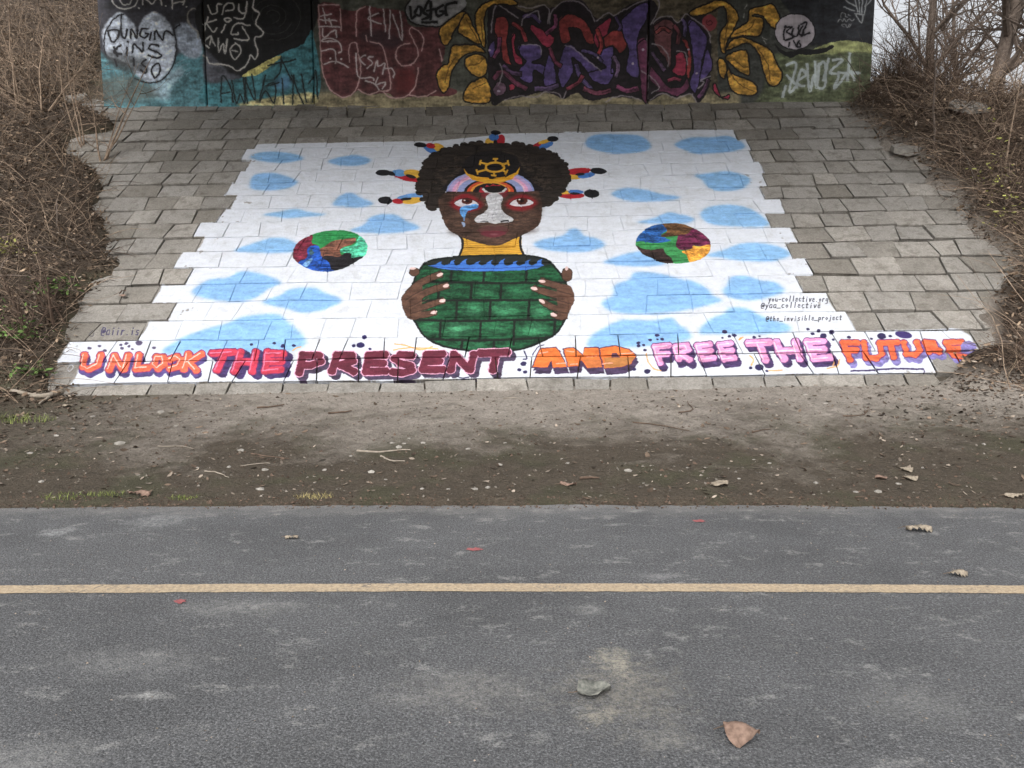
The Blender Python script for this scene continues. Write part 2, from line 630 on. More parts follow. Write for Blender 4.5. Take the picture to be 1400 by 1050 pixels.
k1 = K(380, 290, 10)
globe(k1, [(200, 580), (240, 460), (340, 370), (470, 310), (640, 262), (820, 250), (1000, 275), (1130, 335), (1200, 410), (1222, 490), (1190, 590), (1100, 660), (960, 740), (790, 800), (640, 815), (450, 790), (310, 720), (230, 660)],
      (48, 138, 78), [
    ([(150, 400), (300, 330), (470, 320), (460, 420), (560, 480), (600, 620), (450, 690), (280, 720), (150, 700)], (118, 44, 62)),
    ([(500, 560), (640, 470), (740, 400), (900, 370), (1040, 350), (1060, 400), (1000, 450), (880, 490), (850, 560), (880, 620), (640, 640)], (122, 82, 68)),
    ([(1120, 320), (1300, 300), (1300, 700), (1010, 650), (1000, 580), (860, 545), (880, 495), (1040, 450), (1080, 380)], (92, 205, 165)),
    ([(270, 700), (390, 620), (400, 500), (480, 460), (560, 480), (590, 600), (700, 690), (800, 760), (700, 860), (400, 840)], (38, 82, 168)),
    ([(420, 540), (460, 510), (490, 560), (440, 590)], (60, 90, 100)),
    ([(340, 720), (420, 640), (470, 640), (400, 740)], (120, 165, 215)),
    ([(600, 620), (700, 600), (830, 615), (920, 560), (1000, 570), (1010, 625), (1150, 610), (1190, 640), (900, 800), (740, 790), (690, 690)], (34, 32, 36))])
k2 = K(850, 290, 10)
globe(k2, [(190, 400), (230, 320), (340, 230), (470, 180), (620, 158), (760, 155), (900, 185), (1060, 260), (1170, 350), (1215, 450), (1180, 570), (1090, 640), (940, 685), (760, 705), (560, 690), (400, 630), (280, 570), (210, 480)],
      (62, 140, 82), [
    ([(150, 390), (300, 200), (560, 150), (600, 190), (620, 250), (540, 310), (600, 360), (660, 400), (440, 430), (280, 400)], (44, 92, 158)),
    ([(540, 140), (760, 130), (980, 200), (960, 260), (900, 310), (760, 330), (640, 340), (560, 345), (540, 320), (620, 250)], (98, 70, 46)),
    ([(780, 320), (900, 300), (990, 215), (1260, 330), (1240, 460), (1060, 465), (970, 460), (960, 500), (810, 520), (740, 470), (750, 390)], (104, 42, 72)),
    ([(970, 465), (1060, 470), (1240, 455), (1260, 640), (960, 700), (880, 590), (820, 540), (950, 505)], (224, 156, 66)),
    ([(180, 450), (280, 500), (400, 515), (560, 500), (590, 560), (680, 640), (680, 720), (400, 720), (180, 560)], (58, 44, 42))])

# ---- figure: beads standing out of the hair
A, B = K(500, 165, 7), K(660, 165, 7)
RED, YEL, BLU, BLK = (178, 40, 52), (226, 178, 70), (74, 122, 192), (30, 30, 34)
def blob(k, x, y, rx, ry, col, ang=0):
    mural.ell(k.o[0] + x / k.s, k.o[1] + y / k.s, rx / k.s, ry / k.s, col, ang)
beads = [
    (A, [(640, 285, 100, 34, BLU, 25), (700, 260, 66, 36, YEL, 25), (620, 240, 44, 24, RED, 10), (520, 232, 62, 24, BLK, 5)]),
    (A, [(400, 540, 150, 38, RED, 12), (320, 500, 70, 36, (110, 165, 220), 5), (455, 508, 95, 42, YEL, 10), (430, 535, 50, 18, BLK, 15), (165, 500, 72, 32, BLK, 0), (240, 508, 40, 22, BLK, 20)]),
    (A, [(430, 725, 140, 30, (110, 160, 220), -8), (310, 770, 60, 26, RED, 5), (450, 765, 100, 32, YEL, -8), (385, 748, 55, 14, BLK, -5), (185, 765, 68, 36, BLK, 0)]),
    (A, [(1290, 195, 40, 62, RED, 10), (1190, 212, 50, 48, YEL, 20), (1225, 160, 48, 38, BLU, 0), (1240, 215, 18, 34, BLK, 0), (1245, 112, 50, 24, BLK, 5)]),
    (B, [(590, 242, 90, 26, BLU, -20), (510, 238, 66, 22, RED, -30), (590, 200, 60, 18, YEL, -15), (668, 175, 54, 27, BLK, 0)]),
    (B, [(900, 485, 135, 34, RED, -6), (850, 540, 90, 26, YEL, 3), (990, 525, 85, 26, BLU, -10), (930, 512, 45, 14, BLK, -5), (1105, 482, 78, 31, BLK, 5)]),
    (B, [(840, 715, 130, 34, RED, 2), (780, 685, 70, 20, YEL, 0), (890, 682, 75, 20, BLU, 4), (880, 700, 50, 12, BLK, 0), (1040, 700, 74, 43, BLK, 3)]),
]
for k, bl in beads:
    for b in bl: blob(k, *b)

# ---- hair with a curled outline
hair = [(591, 285), (582, 275), (573, 258), (574, 248), (580, 234), (584, 222), (591, 215), (606, 208), (623, 201), (650, 197), (671, 199),
        (689, 199), (714, 198), (737, 204), (757, 212), (767, 222), (773, 236), (774, 246), (769, 254), (760, 269), (747, 278), (741, 279)]
hc = catmull(hair, closed=False, n=10)
HAIR = (46, 40, 36)
mural.poly(list(map(tuple, hc)) + [(735, 262), (700, 258), (640, 258), (609, 262), (600, 284)], HAIR, smooth=False, nz=0.35)
for i in range(0, len(hc), 4):
    x, y = hc[i]
    mural.ell(x + random.gauss(0, 1), y + random.gauss(0, .7), 5.0 + 2.0 * random.random(), 3.0 + 1.4 * random.random(), HAIR, nz=0.35)
for i in range(260):
    t = random.random() * math.pi; r = 0.45 + 0.5 * random.random()
    x = 673 + 92 * r * math.cos(t); y = 262 - 58 * r * math.sin(t)
    a = random.random() * 6
    mural.stroke([(x + 4 * math.cos(a + j), y + 1.8 * math.sin(a + j)) for j in (0, .8, 1.6, 2.4)], 1.2, random.choice([(74, 64, 56), (28, 24, 23), (80, 66, 56)]), alpha=0.8)
Cc = K(590, 240, 7.778)
mural.poly([(612, 262), (618, 246), (632, 232), (640, 218), (660, 212), (690, 212), (708, 220), (714, 232), (728, 248), (735, 262)], (32, 29, 31), nz=0.2)
def arc(rx, ry, col):
    t = np.linspace(0, math.pi, 25)
    mural.poly(Cc(*[(625 + rx * math.cos(a), 175 - ry * math.sin(a)) for a in t]), col, smooth=False)
for rx, ry, col in ((470, 235, (150, 165, 215)), (450, 222, (190, 172, 215)), (405, 200, (236, 172, 206)), (372, 186, (240, 196, 214)), (352, 176, (158, 168, 214)), (278, 140, (36, 30, 34)), (252, 126, (212, 88, 56)), (212, 108, (230, 160, 70)), (186, 96, (34, 30, 34))):
    arc(rx, ry, col)
mural.poly(Cc((500, 180), (520, 120), (560, 135), (580, 95), (620, 110), (650, 88), (690, 105), (720, 92), (750, 130), (800, 115), (820, 175), (700, 200), (600, 200)), (172, 44, 58), smooth=False)
# neck
mural.poly([(629, 312), (713, 312), (713, 338), (718, 351), (627, 353), (632, 338)], (220, 168, 62), smooth=False)
for i in range(9):
    y = 330 + i * 2.6
    mural.stroke([(633 - (i > 5), y + random.random()), (660, y + 1.2), (690, y + 1), (713, y)], 0.6, (150, 105, 40), alpha=0.8)
mural.stroke([(628, 322), (632, 330), (631, 342), (626, 354)], 3.0, BLK)
mural.stroke([(712, 321), (711, 332), (713, 343), (718, 352)], 3.0, BLK)
# face
SKIN = (76, 57, 48)
face = [(599, 270), (600, 284), (607, 304), (614, 315), (630, 324), (652, 332), (667, 336), (683, 336), (699, 329), (713, 322), (733, 311), (739, 302), (741, 282), (738, 268), (736, 261)]
fc = list(map(tuple, catmull(face, closed=False, n=6)))
mural.poly(fc + [(700, 263), (685, 264), (672, 264), (655, 262), (611, 262)], SKIN, smooth=False, nz=0.4)
mural.poly(Cc((555, 130), (600, 115), (680, 110), (760, 118), (800, 140), (760, 180), (670, 195), (590, 180)), (36, 32, 32))
mural.stroke(Cc((545, 140), (590, 178), (665, 195), (740, 182), (790, 140)), 3.0, (214, 214, 214))
for sx in (-1, 1):
    mural.poly(Cc(*([(520, 195), (590, 180), (620, 200), (570, 240)] if sx < 0 else [(710, 200), (750, 180), (820, 195), (760, 235)])), (120, 44, 50), soft=4)
# modelling of the face in thin glazes
for (x, y, rx, ry, col, a) in ((300, 450, 120, 70, (100, 76, 64), .55), (980, 470, 110, 80, (98, 76, 66), .5), (650, 690, 130, 40, (94, 70, 60), .5), (160, 300, 40, 130, (54, 40, 34), .6), (1130, 330, 40, 130, (54, 40, 34), .6), (330, 600, 150, 40, (56, 42, 36), .5), (980, 580, 130, 40, (56, 42, 36), .5), (560, 380, 40, 70, (56, 42, 36), .6), (790, 370, 40, 70, (56, 42, 36), .6)):
    mural.ell(590 + x / 7.778, 240 + y / 7.778, rx / 7.778, ry / 7.778, col, soft=9, alpha=a, nz=0.4)
# eyes
for (al, ir, hl) in (([(235, 292), (300, 252), (380, 240), (450, 262), (505, 300), (430, 330), (310, 330)], (375, 270), (350, 262)),
                     ([(825, 300), (890, 258), (970, 245), (1040, 262), (1085, 290), (1010, 325), (890, 325)], (962, 275), (935, 262))):
    c = np.array(al, float); m = c.mean(0)
    mural.poly(Cc(*[tuple(m + (q - m) * np.array([1.30, 2.1])) for q in c]), (138, 40, 46), soft=6, alpha=1.0)
    mural.poly(Cc(*al), (218, 212, 218))
    blob(Cc, ir[0], ir[1], 60, 36, (84, 42, 34)); blob(Cc, ir[0], ir[1], 26, 16, (36, 22, 22)); blob(Cc, hl[0], hl[1], 12, 8, (230, 225, 220))
    mural.stroke(Cc(*al[:5]), 0.9, (70, 30, 30))
mural.poly(Cc((305, 345), (360, 318), (440, 305), (492, 308), (480, 345), (400, 368), (370, 395), (350, 455), (325, 440), (300, 395)), (96, 158, 224), nz=0.35)
mural.stroke(Cc((335, 380), (340, 440), (345, 480)), 1.4, (110, 160, 215))
mural.poly(Cc((318, 500), (345, 498), (356, 535), (340, 545)), (150, 170, 205))
# nose
mural.poly(Cc((605, 200), (575, 240), (600, 330), (560, 390), (480, 435), (455, 475), (490, 502), (600, 497), (660, 512), (740, 502), (850, 492), (868, 460), (800, 420), (748, 370), (735, 310), (757, 240), (725, 200), (665, 190)), (202, 203, 207), nz=0.2)
for i in range(170):
    x = 660 + random.gauss(0, 55 + 60 * random.random()); y = 200 + 290 * random.random()
    if abs(x - 660) < (85 if y < 340 else 60 + (y - 340) * 1.0):
        mural.ell(590 + x / 7.778, 240 + y / 7.778, 0.55, 0.4, random.choice([(120, 120, 125), (150, 150, 155), (232, 232, 235)]), alpha=0.8)
mural.stroke(Cc((520, 492), (560, 486), (600, 490)), 1.0, BLK); mural.stroke(Cc((735, 493), (775, 482), (815, 480)), 1.8, BLK)
# lips
mural.poly(Cc((480, 590), (560, 545), (620, 530), (660, 545), (710, 530), (780, 550), (830, 588), (740, 610), (600, 610)), (92, 58, 56), soft=1)
mural.poly(Cc((520, 605), (640, 588), (790, 600), (750, 640), (650, 660), (565, 645)), (112, 50, 60), soft=2)
mural.poly(Cc((610, 622), (670, 615), (710, 622), (660, 640)), (138, 82, 90), soft=2)
mural.stroke(Cc((480, 520), (600, 535), (720, 535), (850, 510)), 1.0, (112, 88, 82), alpha=0.7)
# crescent + sun on the forehead
mural.poly([(631, 228), (639, 237), (652, 243), (672, 245), (692, 243), (705, 237), (713, 227), (706, 214), (690, 208), (672, 206), (652, 208), (638, 216)], (33, 30, 31), smooth=False, nz=0.2)
mural.poly([(633, 229), (639, 237), (652, 242), (672, 244), (692, 242), (705, 236), (711, 228), (708, 238), (699, 245), (684, 249.5), (662, 249.5), (646, 246), (637, 239)], (226, 168, 52), smooth=False)
t = np.linspace(0, 2 * math.pi, 19)
mural.stroke([(676.5 + 12.5 * math.cos(a), 229 + 6.2 * math.sin(a)) for a in t], 3.0, (226, 172, 60))
for (a, b) in (((1240, 400), (1240, 368)), ((1165, 420), (1095, 402)), ((1310, 420), (1362, 405)), ((1150, 470), (1065, 492)), ((1310, 475), (1345, 495)), ((1230, 490), (1225, 528))):
    p, q = A(a, b)
    mural.stroke([p, q], 2.8, (226, 172, 60), smooth=False)
    d = np.array(q) - np.array(p); d /= np.linalg.norm(d); n = np.array([-d[1], d[0]])
    mural.stroke([tuple(np.array(q) - n * 3), tuple(np.array(q) + n * 3.2)], 2.6, (226, 172, 60), smooth=False)

# ---- brick globe with hands
Dd = K(520, 330, 4.667)
GREEN = (29, 74, 48)
ball = [(300, 130), (400, 108), (560, 96), (760, 90), (940, 95), (1060, 122), (1130, 185), (1185, 270), (1210, 390), (1170, 510), (1110, 595), (1000, 652), (880, 692), (700, 702), (500, 690), (380, 662), (290, 612), (225, 522), (195, 440), (195, 340), (215, 250), (250, 180)]
mural.poly(Dd(*ball), GREEN, nz=0.5)
r = mural.mask([mural.pix(catmull(Dd(*ball)))])
clipm = np.zeros_like(mural.a); clipm[r[1]:r[3], r[0]:r[2]] = r[4]
mural.clip = clipm
for (x, y, rx, ry, a) in ((490, 560, 90, 40, .8), (980, 560, 80, 38, .7), (790, 440, 90, 40, .55), (590, 440, 70, 40, .55), (1010, 440, 60, 38, .7), (660, 330, 60, 30, .4), (310, 555, 50, 30, .6), (740, 560, 70, 40, .35), (610, 660, 60, 20, .4), (440, 320, 60, 30, .25), (880, 320, 80, 30, .25)):
    mural.ell(520 + x / 4.667, 330 + y / 4.667, rx / 4.667, ry / 4.667, (76, 146, 106), soft=14, alpha=a, nz=0.4)
LINE = (26, 32, 28)
for pts in ([(220, 262), (500, 262), (800, 265), (1190, 262)], [(200, 378), (500, 376), (800, 376), (1210, 372)], [(200, 500), (500, 508), (800, 502), (1180, 500)], [(250, 622), (500, 632), (800, 628), (1110, 612)]):
    mural.stroke(Dd(*pts), 3.2, LINE)
for x, y0, y1 in ((450, 180, 262), (658, 190, 262), (930, 180, 265), (370, 290, 376), (578, 265, 376), (768, 265, 376), (485, 380, 505), (698, 378, 505), (945, 378, 500), (380, 508, 628), (636, 508, 628), (850, 505, 660), (1110, 500, 600), (520, 632, 690), (722, 630, 700)):
    mural.stroke(Dd((x + 4, y0), (x - 3, y1)), 3.4, LINE, smooth=False)
mural.poly(Dd((290, 140), (400, 108), (600, 93), (900, 90), (1050, 118), (1085, 138), (1040, 158), (900, 182), (600, 190), (380, 178)), (38, 42, 40))
wave = [(300, 155)]
x = 330
for i in range(9):
    hh_ = 1.0 + 0.25 * ((i * 7) % 3 - 1)
    wave += [(x, 152), (x + 26, 152 - 10 * hh_), (x + 42, 152 - 24 * hh_), (x + 68, 152 - 32 * hh_), (x + 56, 152 - 20 * hh_), (x + 58, 152 - 8), (x + 76, 153)]
    x += 80
wave += [(1045, 150), (1000, 172), (900, 184), (600, 190), (400, 178)]
mural.poly(Dd(*wave), (70, 122, 208), smooth=False)
mural.stroke(Dd((330, 160), (520, 172), (800, 168), (1030, 155)), 0.9, (40, 70, 150))
mural.clip = None
mural.stroke(catmull(Dd(*ball)), 2.8, (24, 30, 27))
HAND, NAIL = (92, 66, 54), (226, 196, 192)
def finger(pts, w, nail, ang):
    mural.stroke(Dd(*pts), w / 4.667 + 1.6, (38, 30, 26)); mural.stroke(Dd(*pts), w / 4.667, HAND, nz=0.2)
    blob(Dd, nail[0], nail[1], 22, 11, NAIL, ang)
blob(Dd, 215, 195, 34, 30, (46, 34, 30)); blob(Dd, 215, 195, 30, 27, HAND); blob(Dd, 206, 172, 20, 8, NAIL)
blob(Dd, 1190, 212, 36, 46, (46, 34, 30)); blob(Dd, 1190, 212, 32, 42, HAND); blob(Dd, 1188, 172, 12, 14, NAIL)
finger([(180, 330), (260, 262), (380, 214)], 40, (378, 215), -20)
finger([(200, 385), (300, 322), (425, 282)], 40, (418, 283), -15)
finger([(215, 440), (310, 405), (395, 378)], 36, (394, 377), -15)
finger([(210, 475), (280, 468), (345, 452)], 36, (340, 453), -12)
mural.poly(Dd((138, 350), (195, 295), (262, 280), (262, 340), (262, 420), (250, 488), (185, 498), (152, 455), (134, 395)), HAND, nz=0.25)
finger([(1200, 310), (1120, 282), (1030, 254)], 38, (1030, 253), 8)
finger([(1195, 362), (1080, 330), (982, 301)], 38, (980, 301), 10)
finger([(1190, 430), (1110, 424), (1032, 384)], 36, (1030, 382), 25)
finger([(1180, 478), (1150, 484), (1102, 467)], 32, (1104, 467), 20)
mural.poly(Dd((1130, 285), (1210, 285), (1238, 368), (1212, 430), (1180, 490), (1140, 495), (1128, 400)), HAND, nz=0.25)

for pts in ([(165, 370), (230, 330), (300, 290)], [(180, 420), (240, 390), (310, 355)], [(190, 460), (240, 445), (290, 430)], [(1215, 340), (1150, 320), (1090, 300)], [(1215, 395), (1150, 380), (1080, 355)], [(1190, 455), (1150, 450), (1120, 440)]):
    mural.stroke(Dd(*pts), 1.2, (58, 42, 36), alpha=0.7); mural.stroke([(x, y + 2.2) for x, y in Dd(*pts)], 1.4, (112, 82, 68), alpha=0.5)

# ---- lettering band
def fat(s, w, col, nz):
    mural.stroke(s, w, col, smooth=False, nz=nz)
    for (x, y) in s: mural.ell(x, y, w * 0.56, w * 0.50, col, nz=nz)


def letters(k, strokes, w, fill, outline, shadow, soff, hl=None, hoff=(-0.9, -0.6)):
    q = [k(*s) for s in strokes]
    def off(s, dx, dy): return [(x + dx, y + dy) for x, y in s]
    for f in (0.5, 1.0):
        for s in q: fat(off(s, soff[0] * f, soff[1] * f), w + 2.6, shadow, 0.3)
    for s in q: fat(s, w + 2.4, outline, 0.1)
    for s in q: fat(s, w, fill, 0.18)
    if hl:
        for s in q: mural.stroke(off(s, hoff[0] * w * 0.25, hoff[1] * w * 0.25), 1.5, hl, smooth=False, alpha=0.9)

PUR, LAV = (84, 72, 124), (128, 120, 176)
tb = K(80, 455, 7)
letters(tb, [[(250, 220), (228, 325), (290, 352), (375, 310), (405, 220)], [(485, 355), (535, 225)], [(535, 225), (605, 340)], [(625, 350), (665, 220)],
             [(770, 220), (742, 345), (850, 338)], [(1000, 235), (935, 235), (910, 310), (950, 345), (1010, 300), (1000, 235)],
             [(1065, 255), (1130, 228), (1175, 260), (1140, 325), (1065, 345)], [(1240, 205), (1200, 350)], [(1230, 290), (1365, 205)], [(1250, 285), (1315, 360)]],
        9.4, (226, 110, 82), (150, 60, 110), PUR, (1.5, 6.0), (250, 222, 214))
T1 = K(80, 440, 4.118)
letters(T1, [[(865, 178), (985, 172)], [(935, 178), (892, 272)], [(1025, 172), (990, 280)], [(1110, 172), (1088, 280)], [(1010, 228), (1100, 226)],
             [(1178, 172), (1162, 278)], [(1180, 180), (1262, 180)], [(1172, 226), (1252, 224)], [(1165, 274), (1248, 268)]],
        9.5, (205, 66, 88), (120, 50, 95), (70, 56, 100), (7.5, 5.0), (236, 140, 176), (-1.4, -0.2))
T2 = K(380, 440, 4.118)
letters(T2, [[(140, 185), (118, 288)], [(140, 188), (230, 188), (238, 222), (185, 245), (140, 243)], [(330, 188), (302, 278)], [(330, 188), (415, 190), (420, 220), (350, 243)], [(360, 245), (425, 280)],
             [(512, 190), (492, 280)], [(512, 190), (600, 186)], [(505, 232), (590, 232)], [(495, 280), (602, 276)], [(750, 192), (690, 186), (655, 208), (690, 235), (745, 250), (752, 276), (700, 290), (645, 282)],
             [(838, 188), (815, 268)], [(838, 186), (925, 182)], [(828, 226), (908, 222)], [(815, 270), (925, 270)], [(990, 185), (972, 272)], [(992, 185), (1075, 270)], [(1100, 182), (1082, 272)],
             [(1140, 176), (1290, 172)], [(1225, 180), (1208, 275)]],
        10.2, (104, 44, 60), (236, 176, 204), (74, 62, 84), (5.5, 5.5))
T3 = K(680, 440, 4.118)
def pl_letter(k, pts, fill, outline, shadow, soff, hole=None):
    q = k(*pts)
    for f in (0.5, 1.0):
        mural.poly([(x + soff[0] * f, y + soff[1] * f) for x, y in q], shadow, smooth=False, nz=0.3)
    mural.poly(q, fill, smooth=False, nz=0.15)
    mural.stroke(q + [q[0]], 1.4, outline, smooth=False)
ORG = (232, 122, 62)
for pts in ([(195, 258), (215, 205), (240, 150), (330, 145), (352, 170), (392, 255), (310, 260), (304, 216), (284, 258)],
            [(368, 152), (430, 145), (482, 188), (490, 145), (566, 145), (592, 255), (505, 262), (468, 215), (458, 250), (396, 255), (384, 205)],
            [(570, 150), (660, 135), (740, 155), (782, 190), (752, 238), (700, 258), (602, 264), (586, 215)]):
    pl_letter(T3, pts, ORG, (88, 54, 84), (70, 56, 82), (3.0, 8.5))
mural.poly(T3((480, 205), (575, 212), (590, 254), (510, 260)), (196, 118, 70), smooth=False, alpha=0.8)
mural.poly(T3((600, 200), (690, 200), (775, 195), (748, 235), (700, 254), (606, 260)), (172, 122, 72), smooth=False, alpha=0.85)
mural.poly(T3((642, 178), (670, 176), (690, 200), (640, 200)), (100, 66, 82), smooth=False)
for a, b in (((235, 180), (285, 172)), ((330, 235), (385, 232)), ((385, 165), (430, 170)), ((500, 195), (560, 192)), ((690, 182), (765, 176)), ((590, 235), (650, 232)), ((410, 240), (450, 236))):
    mural.stroke(T3(a, b), 1.3, (250, 178, 158), smooth=False)
PNK = (236, 160, 206)
letters(T3, [[(885, 140), (918, 232)], [(885, 142), (962, 134)], [(900, 184), (958, 180)], [(1000, 140), (1022, 212)], [(1000, 140), (1065, 134), (1075, 160), (1015, 182)], [(1030, 184), (1082, 216)],
             [(1125, 134), (1152, 210)], [(1125, 136), (1195, 128)], [(1138, 172), (1200, 166)], [(1152, 210), (1218, 202)], [(1248, 130), (1275, 208)], [(1248, 132), (1310, 124)], [(1260, 170), (1320, 164)], [(1275, 210), (1335, 202)]],
        8.0, PNK, (110, 70, 120), (74, 58, 98), (4.0, 7.0), (248, 214, 232), (-1.2, 0))
T4 = K(1000, 430, 3.889)
letters(T4, [[(90, 152), (200, 147)], [(150, 158), (182, 240)], [(238, 148), (280, 236)], [(338, 146), (365, 236)], [(252, 195), (352, 190)], [(402, 146), (440, 232)], [(402, 148), (485, 143)], [(420, 190), (490, 186)], [(440, 236), (525, 228)]],
        9.6, PNK, (110, 70, 120), (74, 58, 98), (4.5, 6.0), (250, 226, 238), (-1.4, 0))
letters(T4, [[(592, 152), (630, 240)], [(592, 153), (668, 152)], [(606, 192), (662, 190)], [(702, 152), (716, 228), (768, 236), (798, 212), (786, 152)], [(802, 152), (880, 150)], [(842, 156), (862, 228)],
             [(915, 152), (930, 212), (978, 216), (1000, 192), (985, 150)], [(1030, 148), (1052, 196)], [(1030, 148), (1072, 152), (1085, 188)], [(1060, 168), (1106, 196)], [(1140, 150), (1185, 212), (1248, 226)], [(1140, 150), (1222, 146)], [(1160, 184), (1220, 182)]],
        8.0, (236, 112, 74), (120, 60, 110), LAV, (4.5, 6.5))
mural.ell(1000 + 1260 / 3.889, 430 + 175 / 3.889, 11, 9, LAV, nz=0.3)
mural.stroke(T4((635, 300), (760, 296), (880, 290), (1020, 292), (1025, 310)), 2.2, (66, 54, 96), smooth=False)
# dots, ticks and orange flicks round the words
def dots(k, L, col=(52, 46, 84)):
    for x, y, r in L: blob(k, x, y, r * 1.35, r, col)
dots(tb, [(295, 150, 14), (390, 130, 13), (440, 172, 14), (595, 118, 13), (645, 105, 13), (605, 150, 14), (675, 132, 12), (770, 100, 24), (705, 160, 10), (908, 145, 14)], (92, 84, 112))
dots(T1, [(1085, 128, 8), (1215, 122, 8), (1262, 136, 10), (1322, 132, 8)])
dots(T2, [(485, 88, 10), (465, 132, 17), (425, 136, 9), (516, 155, 7), (90, 132, 7), (25, 138, 9)], (48, 42, 90))
dots(T3, [(145, 238, 13), (122, 272, 8), (155, 285, 9), (842, 280, 13), (770, 268, 9), (795, 120, 8), (795, 136, 8), (822, 132, 6), (860, 102, 8), (898, 76, 9), (928, 98, 8), (902, 100, 5), (830, 160, 7), (1280, 58, 11), (1332, 76, 9), (1305, 84, 7), (1265, 92, 5)])
dots(T4, [(405, 80, 7), (432, 104, 8), (462, 88, 8), (488, 114, 14), (532, 96, 11), (540, 134, 6), (625, 122, 8), (798, 116, 17), (845, 116, 7), (745, 130, 6), (15, 110, 8), (120, 120, 6), (150, 116, 5), (148, 282, 17), (102, 285, 7), (188, 302, 6)])
mural.ell(1000 + 915 / 3.889, 430 + 108 / 3.889, 12, 5, (66, 54, 110), ang=10)
OR2 = (236, 172, 96)
for k, L in ((T2, [[(655, 125), (720, 135), (800, 158), (870, 140)], [(650, 160), (740, 148), (900, 152)], [(80, 160), (110, 145), (130, 140)]]), (T3, [[(838, 180), (848, 225), (880, 265), (920, 275)], [(1358, 102), (1375, 88)]]), (T4, [[(95, 218), (118, 240), (105, 270)], [(575, 238), (560, 275), (505, 290)], [(545, 250), (540, 275)], [(200, 300), (270, 296)], [(40, 135), (60, 120)]])):
    for s in L: mural.stroke(k(*s), 1.8, OR2, alpha=0.85)
mural.stroke(T3((150, 165), (165, 210), (145, 212)), 1.6, (52, 46, 84), smooth=False)
mural.stroke(T3((195, 190), (230, 140), (262, 132)), 1.2, (52, 46, 84), smooth=False)
mural.stroke(T2((985, 300), (1030, 318), (1075, 316)), 1.8, (60, 54, 84))
mural.rough_edges(1.0)
# handwriting
INK = (44, 42, 52)
script(mural, 'you-collective.org', 1050, 404.5, 4.6, 8.0, 1.05, INK, -0.004)
script(mural, '@yaa_collective', 1040, 413.5, 5.5, 8.0, 1.05, INK, -0.004)
script(mural, '@the_invisible_project', 1047, 431.5, 4.75, 7.2, 1.0, INK, -0.01)
script(mural, '@aiir.is', 138, 446, 6.6, 12.5, 1.7, (72, 66, 98), -0.01)
mural.stroke([(127, 452), (122, 458), (127, 461), (129, 456)], 0.9, (50, 48, 60))
mural.stroke([(91, 503), (95, 497), (99, 500), (94, 506), (91, 503)], 1.4, (196, 198, 202), alpha=0.8)
mural_img = mural.image('mural_paint')

# -------------------------------------------------------------------- graffiti on the abutment
W_LO = px_wall([(120, 160)])[0]; W_HI = px_wall([(1210, 0)])[0]
W_LO = (W_LO[0] - 0.3, W_LO[1] - 0.4); W_HI = (W_HI[0] + 0.4, W_HI[1] + 1.3)
wall = Canvas(W_LO, W_HI, 150, px_wall)
def wr(x0, y0, x1, y1, col, **kw): wall.poly([(x0, y0), (x1, y0), (x1, y1), (x0, y1)], col, smooth=False, **kw)
SL = (58, 58, 66)
wr(110, -100, 440, 170, SL, nz=0.3)
wr(428, -100, 700, 170, (84, 86, 78), nz=0.3)
wr(690, -100, 1000, 170, (92, 84, 70), nz=0.4)
wr(980, -100, 1200, 170, (74, 76, 72), nz=0.3)
wr(428, 128, 1010, 170, (150, 140, 112), nz=0.35, soft=5)
w1, w2, w3, w4, w5, w6 = K(130, 0, 7.5), K(270, 0, 7), K(425, 0, 7), K(590, 0, 7), K(770, 0, 7), K(940, 0, 5.385)
# left: night scene with pale hills and water
wall.poly(w1((0, 560), (150, 620), (350, 700), (560, 760), (700, 700), (850, 560), (1000, 500), (1250, 520), (1250, 1300), (0, 1300)), (86, 132, 142), nz=0.4, soft=4)
wall.poly(w1((70, 330), (120, 230), (200, 150), (260, 125), (330, 180), (400, 250), (430, 330), (480, 200), (560, 135), (620, 125), (720, 190), (790, 300), (830, 480), (800, 640), (740, 760), (640, 830), (540, 845), (440, 790), (300, 640), (120, 560)), (196, 206, 222), nz=0.35, soft=2)
wall.poly(w1((820, 290), (900, 235), (960, 245), (1040, 320), (1090, 430), (1090, 560), (1000, 600), (860, 520)), (172, 184, 202), nz=0.35, soft=3)
wall.poly(w1((130, 520), (300, 560), (500, 600), (520, 700), (330, 740), (150, 650)), (74, 78, 80), soft=8, alpha=0.75, nz=0.5)
wall.poly(w1((560, 900), (700, 780), (860, 680), (900, 760), (780, 900), (760, 1010), (640, 1010)), (178, 198, 212), soft=7, alpha=0.75, nz=0.4)
wall.poly(w1((0, 850), (300, 780), (560, 880), (600, 1010), (0, 1050)), (96, 100, 96), soft=8, alpha=0.7)
for rr in (60, 100, 150, 200):
    wall.stroke(w1(*[(1000 + rr * math.cos(a) * 1.2, 800 + rr * math.sin(a)) for a in (3.3, 3.7, 4.1, 4.5)]), 1.2, (160, 180, 196), alpha=0.5)
IK = (30, 30, 36)
def tags(k, L, w, col, alpha=1.0, smooth=True):
    for s in L: wall.stroke(k(*s), w * 2.4, col, smooth=smooth, alpha=0.22 * alpha, soft=2)
    for s in L: wall.stroke(k(*s), w * 1.12, col, smooth=smooth, alpha=alpha)
